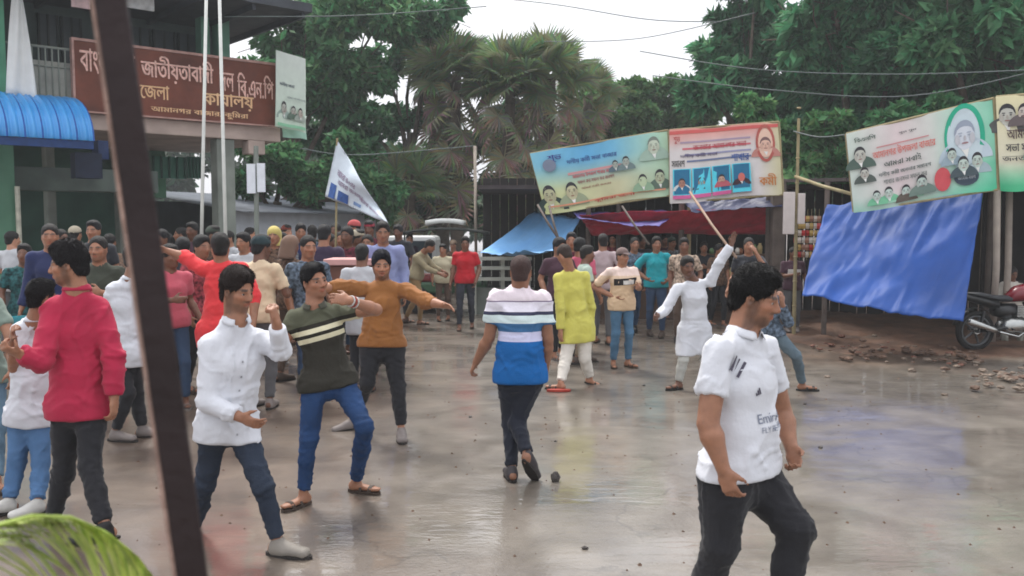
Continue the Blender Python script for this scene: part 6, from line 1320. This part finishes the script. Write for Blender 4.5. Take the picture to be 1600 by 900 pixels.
    MB().box((-.24, -.24, .42), (.24, .24, .46)).build('seat', tl, r10, bevel=.02); MB().sheet(lambda u, v: Vector((-.24 + .48 * u, .24 + .10 * v - .10 * (2 * u - 1) ** 2, .46 + .55 * v)), 10, 8, .02).build('backrest', tl, r10, True)
    for x in (-1, 1):
        for y in (-1, 1): MB().tube([(x * .2, y * .2, .43), (x * .25, y * .25, 0)], [.022, .016], 8).build('leg', tl, r10)
        MB().tube([(x * .25, -.2, .43), (x * .27, -.2, .66), (x * .27, .22, .70)], .018, 8).build('armrest', tl, r10, True)
    # wires
    wm = mat('cable', lin((96, 106, 104)), .6)
    W_ = ((((350, 26, 18), (560, 24, 19), (760, 10, 20)), 'grey'), (((700, -10, 24), (860, 6, 22), (1010, 30, 20), (1120, 34, 19)), ''), (((1000, 80, 20), (1180, 108, 18), (1400, 116, 17), (1640, 108, 16)), ''), (((1020, 118, 20), (1200, 140, 18), (1420, 150, 17), (1640, 106, 16)), ''), (((470, 232, 18), (560, 242, 19), (740, 228, 20)), ''), (((850, 65, 24), (1000, 60, 22), (1180, 20, 20)), ''), (((1240, 205, 15.2), (1280, 214, 14.5), (1325, 210, 13.7)), ''))
    lbs = ('thin cable from the office roof over the trees', 'sagging cable across the open sky', 'upper cable swinging across the dark trees on the right', 'lower cable swinging across the dark trees on the right', 'slack cable from the office to the slim pole', 'faint cable crossing the sky over the palms', 'string tying the bamboo pole to the green banner')
    for (pts, _), lb in zip(W_, lbs):
        P3 = [at(*p) for p in pts]; out = []
        for i in range(len(P3) - 1):
            p0 = P3[max(i - 1, 0)]; p1, p2 = P3[i], P3[i + 1]; p3 = P3[min(i + 2, len(P3) - 1)]
            for k in range(8): t = k / 8; out.append(((2 * p1) + (p2 - p0) * t + (2 * p0 - 5 * p1 + 4 * p2 - p3) * t * t + (3 * p1 - p0 - 3 * p2 + p3) * t ** 3) * .5)
        out.append(P3[-1]); o = MB().tube(out, .011, 5).build('cable', wm, None, True); tag(o, lb, 'cable')
def build_motorcycle():
    b0 = ground(1522, 548); hd = R(6); r = empty('motorcycle', (b0.x, b0.y, 0), hd); tag(r, 'parked red and black motorcycle half out of the right edge, tail to the left', 'motorcycle')
    blk = mat('moto_black', lin((26, 28, 30)), .35, .2, 5, spec=.5); tyre = mat('tyre', lin((34, 32, 32)), .8, .3, 20, .5, 60); sil = mat('chrome', lin((176, 178, 176)), .25, .15, 6, metal=.9); redm = mat('moto_red', lin((116, 18, 34)), .25, .05, 3, spec=.6); rimm = mat('rim', lin((90, 92, 94)), .4, .1, 5, metal=.6)
    for x, nm in ((0, 'wheel'), (1.27, 'wheel')):
        M_ = Matrix.Translation((x, 0, .305)) @ Matrix.Rotation(R(90), 4, 'X')
        w = MB().lathe([(.235, -.035), (.275, -.05), (.298, -.03), (.305, 0), (.298, .03), (.275, .05), (.235, .035), (.235, -.035)], M_, 36).build(nm, tyre, r, True)
        MB().lathe([(.205, -.03), (.236, -.036), (.236, .036), (.205, .03), (.205, -.03)], M_, 30).build('rim', rimm, w, True)
        for k in range(5): a = 2 * math.pi * k / 5; MB().tube([(x, 0, .305), (x + .21 * math.cos(a), 0, .305 + .21 * math.sin(a))], [.022, .014], 6).build('spoke', rimm, w)
        MB().lathe([(0, -.06), (.05, -.06), (.05, .06), (0, .06)], M_, 14).build('hub', sil, w)
    MB().tube([(-.02, -.08, .30), (.45, -.10, .36)], [.022, .03], 8).tube([(-.02, .08, .30), (.45, .10, .36)], [.022, .03], 8).build('swingarm', blk, r)
    MB().tube([(-.22, -.16, .47), (-.20, -.16, .465), (.18, -.15, .34), (.30, -.14, .30)], [.035, .052, .048, .022], 12).tube([(.30, -.14, .30), (.62, -.12, .22), (.80, -.06, .30), (.86, 0, .5)], .018, 8).build('exhaust', sil, r, True)
    [MB().tube([(-.02, y, .30), (.06, y, .62)], .026, 10).build('shock_absorber', blk, r) for y in (-.12, .12)]
    def loft(secs, name, m, n=14):
        mb = MB(); vs = []; fs = []
        for (x, z, hw, hz) in secs: vs += [Vector((x, hw * math.cos(2 * math.pi * k / n), z + hz * math.sin(2 * math.pi * k / n))) for k in range(n)]
        for i in range(len(secs) - 1):
            for k in range(n): fs.append((i * n + k, i * n + (k + 1) % n, (i + 1) * n + (k + 1) % n, (i + 1) * n + k))
        fs += [tuple(range(n))[::-1], tuple((len(secs) - 1) * n + k for k in range(n))]; mb.add(vs, fs); return mb.build(name, m, r, True)
    loft([(-.28, .84, .03, .02), (-.18, .83, .07, .05), (.10, .76, .11, .07), (.32, .70, .10, .09)], 'tail_cowl', blk); loft([(-.16, .875, .06, .02), (.05, .85, .12, .045), (.28, .80, .13, .05), (.52, .79, .10, .05), (.62, .80, .05, .03)], 'seat', mat('moto_seat', lin((44, 46, 50)), .5, .2, 8, .3, 80))
    loft([(.50, .80, .08, .06), (.62, .86, .14, .12), (.82, .89, .16, .14), (.98, .87, .11, .11), (1.06, .84, .05, .05)], 'fuel_tank', redm); loft([(.28, .62, .09, .09), (.48, .60, .12, .12), (.62, .62, .10, .10)], 'side_cover', blk)
    loft([(.38, .36, .10, .08), (.50, .38, .15, .14), (.72, .38, .15, .14), (.82, .40, .08, .08)], 'engine', sil)
    for k in range(7): MB().box((.60, -.11, .52 + k * .025), (.80, .11, .53 + k * .025)).build('fin', sil, r)
    MB().tube([(.28, 0, .70), (.50, 0, .52), (.55, 0, .30), (.85, 0, .30), (.98, 0, .78)], .024, 8).build('frame', blk, r)
    MB().tube([(1.27, -.09, .30), (1.06, -.09, .92)], .024, 8).tube([(1.27, .09, .30), (1.06, .09, .92)], .024, 8).build('fork', sil, r)
    MB().tube([(.92, -.34, 1.02), (1.02, -.18, 1.0), (1.06, 0, .98), (1.02, .18, 1.0), (.92, .34, 1.02)], .014, 8).build('handlebar', blk, r, True); MB().lathe([(0, 0), (.09, 0), (.08, .10), (0, .12)], Matrix.Translation((1.14, 0, .90)) @ Matrix.Rotation(R(-90), 4, 'Y'), 16).build('headlight', sil, r, True)
    def mg(x, a0, a1, rr, w, name):
        MB().sheet(lambda u, v: Vector((x + rr * math.cos(R(a0 + (a1 - a0) * u)), -w + 2 * w * v, .305 + rr * math.sin(R(a0 + (a1 - a0) * u)))), 12, 3, .006).build(name, blk, r, True)
    mg(0, 60, 165, .35, .06, 'mudguard'); mg(1.27, 30, 150, .335, .06, 'mudguard'); MB().box((-.36, -.09, .55), (-.345, .09, .68)).build('number_plate', mat('plate', lin((60, 62, 62)), .5), r); MB().box((-.30, -.06, .80), (-.27, .06, .85)).build('tail_light', redm, r, bevel=.005)
    MB().tube([(.5, -.2, .34), (.5, .2, .34)], .014, 6).build('footpeg', blk, r)
# ------------------------------------------------------------------ the crowd
def build_crowd():
    cc = {k: (cloth(k, v) if k not in ('brown', 'slate', 'grey', 'beige', 'maroon', 'tealdk', 'rose') else mat('cloth_' + k, lin(v), .85, .75, 26, .35, 22, detail=1)) for k, v in dict(navy=(38, 46, 84), darkolive=(58, 62, 52), pinkred=(186, 84, 98), slate=(92, 106, 122), plum=(52, 40, 62), maroon=(96, 40, 52), ltblue=(134, 142, 182), cream=(206, 186, 156), ivory=(186, 178, 150), paleg=(166, 182, 170), palepink=(176, 158, 160), teal=(30, 146, 156), beige=(178, 158, 140), pink=(186, 84, 108), dk=(44, 46, 52), dkm=(70, 44, 56), grey=(120, 122, 126), whitish=(184, 186, 190), brown=(96, 74, 60), violet=(74, 62, 96), tealdk=(40, 84, 86), rose=(150, 66, 74)).items()}
    tr = [BLACK_TR, jeans('c1', (60, 78, 104), .3), cloth('tr_grey', (86, 86, 88)), cloth('tr_brown', (84, 68, 58)), cloth('tr_tan', (120, 104, 84))]
    D, Fd, H_, Fr, Up, Fc_ = 'down', 'fold', 'hip', 'front', 'up', 'face'
    L = [  # px, py, depth, yaw, shirt, trousers, arms, sleeve, extra, label
     (78, 368, 9.6, 15, 'navy', 0, (D, D), 'long', {}, 'man in a navy blue jacket standing behind the raspberry shirted man'),
     (153, 389, 8.8, 2, 'darkolive', 0, (D, Fr), 'short', dict(det=1, beard=.5), 'young man in a dark olive shirt facing the camera between the pink and white shirts'),
     (146, 360, 11.5, 20, 'dk', 2, (D, D), 'short', {}, 'dark haired man in black right behind the dark olive shirted youth'),
     (38, 398, 10.5, 30, 'tealdk', 1, (D, D), 'short', {}, 'figure in a dark teal shirt at the far left by the green column'),
     (266, 402, 9.2, 40, 'pinkred', 1, (Fr, D), 'short', {}, 'man in a dusty pink shirt showing just right of the steel post'),
     (252, 372, 12.5, -20, 'brown', 0, (D, D), 'short', {}, 'man in a brown shirt farther back in line with the steel post'),
     (286, 388, 10.2, 170, 'dk', 0, (D, D), 'long', {}, 'dark clad figure with his back turned under the outstretched coral sleeve'),
     (316, 386, 10.0, 60, 'rose', 0, (D, D), 'short', {}, 'man in a dull rose shirt whose face shows beside the coral kurta'),
     (300, 360, 14.0, 0, 'dkm', 0, (D, D), 'short', {}, 'man in a dark plum shirt behind the pair of flagpoles'),
     (409, 386, 9.3, 165, 'cream', 2, (Fr, D), 'short', dict(det=1, cap=('cap', (34, 52, 56)), sh_loose=1.1), 'man in a cream shirt and a dark green cap with his back turned'),
     (380, 378, 12.0, -10, 'whitish', 1, (D, Fr), 'short', {}, 'man in an off white shirt partly behind the cream shirted man'),
     (428, 368, 12.2, 20, 'brown', 2, (D, D), 'short', dict(cap=('scarf', (196, 180, 108))), 'person in a yellow headscarf behind the man in cream'),
     (455, 384, 10.8, 150, 'brown', 3, (D, D), 'short', dict(cap=('scarf', (112, 88, 74))), 'person wrapped in a brown headscarf left of the slate shirted man'),
     (470, 362, 14.5, 10, 'navy', 0, (D, D), 'short', {}, 'taller man in navy in the back row left of the flag stick'),
     (482, 386, 9.6, 35, 'slate', 1, (D, D), 'short', dict(det=1, beard=.2), 'young man in a slate grey shirt looking right, behind the olive polo'),
     (507, 366, 11.6, 175, 'plum', 0, (D, D), 'long', dict(fat=1.1), 'broad figure in dark plum seen from behind by the flag stick'),
     (542, 368, 12.4, 0, 'maroon', 0, (D, D), 'short', {}, 'person in maroon facing the camera over the brown desk'),
     (524, 360, 15.5, -20, 'violet', 0, (D, D), 'short', {}, 'person in a violet shirt at the back beside the flag stick'),
     (552, 356, 14.5, -40, 'plum', 0, (D, D), 'short', dict(cap=('cap', (176, 80, 80))), 'person in a round red cap beneath the flag'),
     (577, 357, 15.0, 10, 'maroon', 0, (D, D), 'short', dict(cap=('cap', (150, 44, 60))), 'person in a crimson cap at the tip of the flag'),
     (598, 362, 11.0, 5, 'ltblue', 2, (D, D), 'long', dict(det=1, fat=1.08, beard=.2), 'tall man in a light blue shirt behind the orange shirted man'),
     (622, 362, 17.0, -10, 'dk', 0, (D, D), 'short', {}, 'man in grey far back, right of the light blue shirt'),
     (566, 398, 10.2, 175, 'whitish', 0, (D, D), 'long', dict(hem=-.25, g=.95), 'figure in white glimpsed between the olive polo and the orange shirt'),
     (692, 391, 17.4, 5, 'ivory', 3, (D, D), 'short', {}, 'boy in an ivory tee right of the stooping man in khaki'),
     (708, 384, 19.0, -10, 'brown', 3, (D, D), 'short', dict(cap=('peak', (150, 130, 110))), 'man in a tan cap just left of the red tee'),
     (874, 386, 12.6, 20, 'dkm', 0, (D, Fr), 'short', {}, 'dark shirted man behind the bowed head of the man in yellow'),
     (893, 376, 13.6, -10, 'maroon', 0, (D, D), 'short', {}, 'man in maroon standing above the yellow kurta'),
     (906, 386, 12.8, 160, 'pink', 0, (D, D), 'short', {}, 'person in a pink shirt just right of the man in maroon'),
     (918, 398, 12.2, 100, 'paleg', 4, (Fr, D), 'short', {}, 'person in a pale green shirt close behind the yellow kurta'),
     (942, 378, 14.2, 170, 'palepink', 2, (H_, D), 'long', {}, 'man in a pale greyish pink shirt with his back turned'),
     (992, 382, 15.4, 10, 'slate', 1, (D, D), 'short', {}, 'man in slate blue between the cap wearer and the teal tee'),
     (1003, 378, 18.6, 10, 'dk', 0, (D, D), 'short', {}, 'dark shirted onlooker back in the stall left of the teal tee'),
     (1026, 382, 15.0, -8, 'teal', 1, (H_, H_), 'short', dict(det=1, fat=1.12), 'man in a bright teal tee and jeans with hands on his hips'),
     (1039, 376, 19.0, 0, 'dkm', 0, (D, D), 'short', {}, 'onlooker whose head shows just behind the teal tee'),
     (1069, 384, 14.2, -15, 'beige', 3, (D, D), 'short', {}, 'man in a beige shirt right behind the man in the white kurta'),
     (1100, 388, 17.4, -10, 'dk', 0, (Fr, Fr), 'short', {}, 'stallholder in black at the shelves below the raised arm'),
     (1124, 392, 16.6, 20, 'brown', 0, (D, D), 'short', {}, 'customer in a brown shirt at the shelves right of the stallholder'),
     (1170, 384, 13.5, -20, 'dk', 0, (D, Fc_), 'short', {}, 'man in black behind the jersey with one hand raised to his face'),
     (1240, 397, 15.6, 0, 'dkm', 2, (Fr, D), 'short', dict(beard=.2), 'man in a dark maroon tee with a white print beside the blue tarpaulin'),
    ]
    rr = random.Random(12)
    for i, (px, py, Y, yaw, sh, t, arms, sl, ex, lb) in enumerate(L):
        ex = dict(ex); gg = ex.pop('g', None); J, g = std_pose(px, py, Y, yaw, arms, rr.choice((0, 0.06, -.08, .14, -.16)), lean=rr.choice((0, 0, .06, .12)))
        S = dict(J=J, g=g, label=lb, tyaw=yaw, hyaw=yaw + rr.uniform(-25, 25), hpitch=rr.uniform(-8, 4), det=0, hair=rr.choice((.01, .014, .02)), hairc=rr.choice(((24, 22, 22), (30, 26, 24), (22, 20, 24))), skin=rr.choice(('mid', 'mid', 'dark')), beard=rr.choice((0, 0, .4)),
            shm=cc[sh], trm=tr[t], hem=-.05, sleeve=sl, slen=.75 if sl == 'short' else .92, sh_loose=1.06, seed=100 + i * 3.1, toeL=yaw - 12, toeR=yaw + 12, shoe=rr.choice(('shoe', 'sandal')), shoem=rr.choice((None, BLACK_SHOE, MATS['shoe_grey'])) or MATS['sandal_rubber'])
        S.update(ex); r = person(S)
        if sh == 'dkm' and px == 1240: chest_print(r, [(0, 2.2, 0, 1)], 2.2, 0, -.02, .10, mat('print_white', lin((220, 218, 214)), .6), 'chest_print', .008)

    ext = [(232, 396, 12.6), (262, 378, 14.2), (282, 366, 15.5), (334, 366, 13.4), (356, 372, 15.0), (392, 366, 16.0), (440, 376, 14.0), (448, 362, 16.5), (488, 364, 16.0), (516, 378, 13.0), (532, 374, 14.6), (560, 372, 13.2), (574, 380, 12.4), (640, 374, 19.5), (96, 372, 12.5), (118, 366, 14.0), (172, 378, 13.2), (20, 374, 13.5), (958, 374, 18.5), (1050, 380, 18.0)]
    looks = ('dark haired', 'short haired', 'bearded', 'capped'); keys = ('plum', 'slate', 'brown', 'maroon', 'grey', 'navy', 'dkm', 'whitish', 'violet', 'beige', 'tealdk', 'ltblue', 'rose')
    names = dict(plum='dark plum', slate='slate blue', brown='brown', maroon='maroon', grey='grey', navy='navy', dkm='dark wine', whitish='off white', violet='violet', beige='beige', tealdk='dark teal', ltblue='pale blue', rose='dull rose')
    lo, ro = [], []
    for i, (px, py, Y) in enumerate(ext):
        k = keys[(i * 5) % len(keys)]; yaw = rr.choice((-40, -15, 0, 10, 35, 60, 170)); cap = ('cap', rr.choice(((170, 160, 140), (60, 70, 60), (120, 60, 50)))) if i % 4 == 3 else None
        where = ('behind the left end of the crowd' if px < 200 else 'deep in the crowd behind the coral kurta' if px < 400 else 'in the back rows near the flag stick' if px < 650 else 'in the shade of the stalls')
        J, g = std_pose(px, py, Y, yaw, (rr.choice((D, D, Fr, H_)), rr.choice((D, D, Fr))), rr.choice((0, .08, -.1)), lean=rr.choice((0, .08)))
        person(dict(J=J, g=g, label='%s person in %s %s, %s in the row' % (looks[i % 4], names[k], where, ('at px',)[0]) if False else '%s onlooker in %s %s' % (looks[i % 4], names[k], where), group='onlookers in the back rows', tyaw=yaw, hyaw=yaw + rr.uniform(-30, 30), det=0, cap=cap, hair=rr.choice((.008, .014, .022)), skin=rr.choice(('mid', 'dark', 'light')), beard=.5 if i % 4 == 2 else 0, shm=cc[k], trm=tr[i % 5], hem=rr.choice((-.05, -.1, 0)), sleeve=rr.choice(('short', 'long')), slen=.8, seed=300 + i * 2.3))
    # legs running out from behind the jersey
    J = px_pose(10.0, head=(1196, 432, 0), neck=(1196, 455, 0), shR=(1180, 466, .1), shL=(1212, 468, -.1), elR=(1170, 500, .1), wrR=(1180, 530, .1), elL=(1232, 504, -.15), wrL=(1222, 474, -.25), hipR=(1188, 520, .05), hipL=(1208, 520, -.05), knL=(1244, 556, -.1), anL=('g', 1254, 599), knR=(1190, 565, .1), anR=(1176, 598, .4))
    person(dict(J=J, g=.95, label='man in a blue grey shirt and faded jeans lunging right from behind the jersey', tyaw=60, hyaw=70, det=1, hair=.012, shm=cc['slate'], trm=jeans('faded', (96, 112, 122), .3), hem=-.02, sleeve='long', slen=.85, handL=(-.2, -.2, 1), toeL=80, toeR=60, seed=201, shoem=MATS['sandal_black']))
    # seated man in white by the poles
    Y = 14.9; J = px_pose(Y, head=(1581, 428, 0), neck=(1581, 441, .03), shR=(1567, 446, 0), shL=(1596, 446, 0), elR=(1564, 466, -.1), wrR=(1584, 464, -.25), elL=(1600, 466, -.1), wrL=(1580, 462, -.28), hipR=(1574, 490, 0), hipL=(1590, 490, 0), knR=(1570, 494, -.45), knL=(1594, 494, -.45), anR=(1570, 536, -.42), anL=(1594, 536, -.42))
    person(dict(J=J, g=.97, label='man in a white shirt sitting with folded arms behind the motorcycle', tyaw=0, hyaw=10, hpitch=-20, det=1, hair=.008, hairc=(60, 56, 56), skin='dark', shm=cloth('offwhite', (206, 200, 190)), trm=cloth('lungi_pale', (150, 150, 140)), sleeve='long', slen=.6, seed=210, toeL=0, toeR=0))
    s0 = at(1582, 492, Y + .1); st = empty('stool', (s0.x, s0.y, 0)); tag(st, 'low wooden stool under the seated man in white', 'stool'); zt = s0.z - .10
    MB().box((-.2, -.2, zt - .04), (.2, .2, zt)).build('seat', mat('shelf_wood', lin((96, 76, 62)), .7, .3, 4), st, bevel=.01)
    for x in (-1, 1):
        for y in (-1, 1): MB().tube([(x * .15, y * .15, zt - .04), (x * .19, y * .19, 0)], .018, 6).build('leg', MATS['shelf_wood'], st)

build_ground(); build_trees(); build_office(); build_flagpoles(); build_foreground_post(); build_banners()
BLACK_SHOE = mat('shoe_black', lin((30, 28, 28)), 0.5)
build_stalls(); build_motorcycle()
build_main_people(); build_crowd()
bpy.context.view_layer.update()
# thin moist air between the camera and the trees
hz = MB().box((-110, -6, -1), (120, 75, 26)).build('haze', None)
hz.data.materials.clear(); hm = bpy.data.materials.new('haze'); hm.use_nodes = True; ht = hm.node_tree; ht.nodes.remove(ht.nodes['Principled BSDF'])
pv = ht.nodes.new('ShaderNodeVolumePrincipled'); pv.inputs['Density'].default_value = 0.0018; pv.inputs['Color'].default_value = (0.86, 0.9, 0.92, 1); ht.links.new(pv.outputs[0], ht.nodes['Material Output'].inputs['Volume'])
hz.data.materials.append(hm); hz['kind'] = 'stuff'
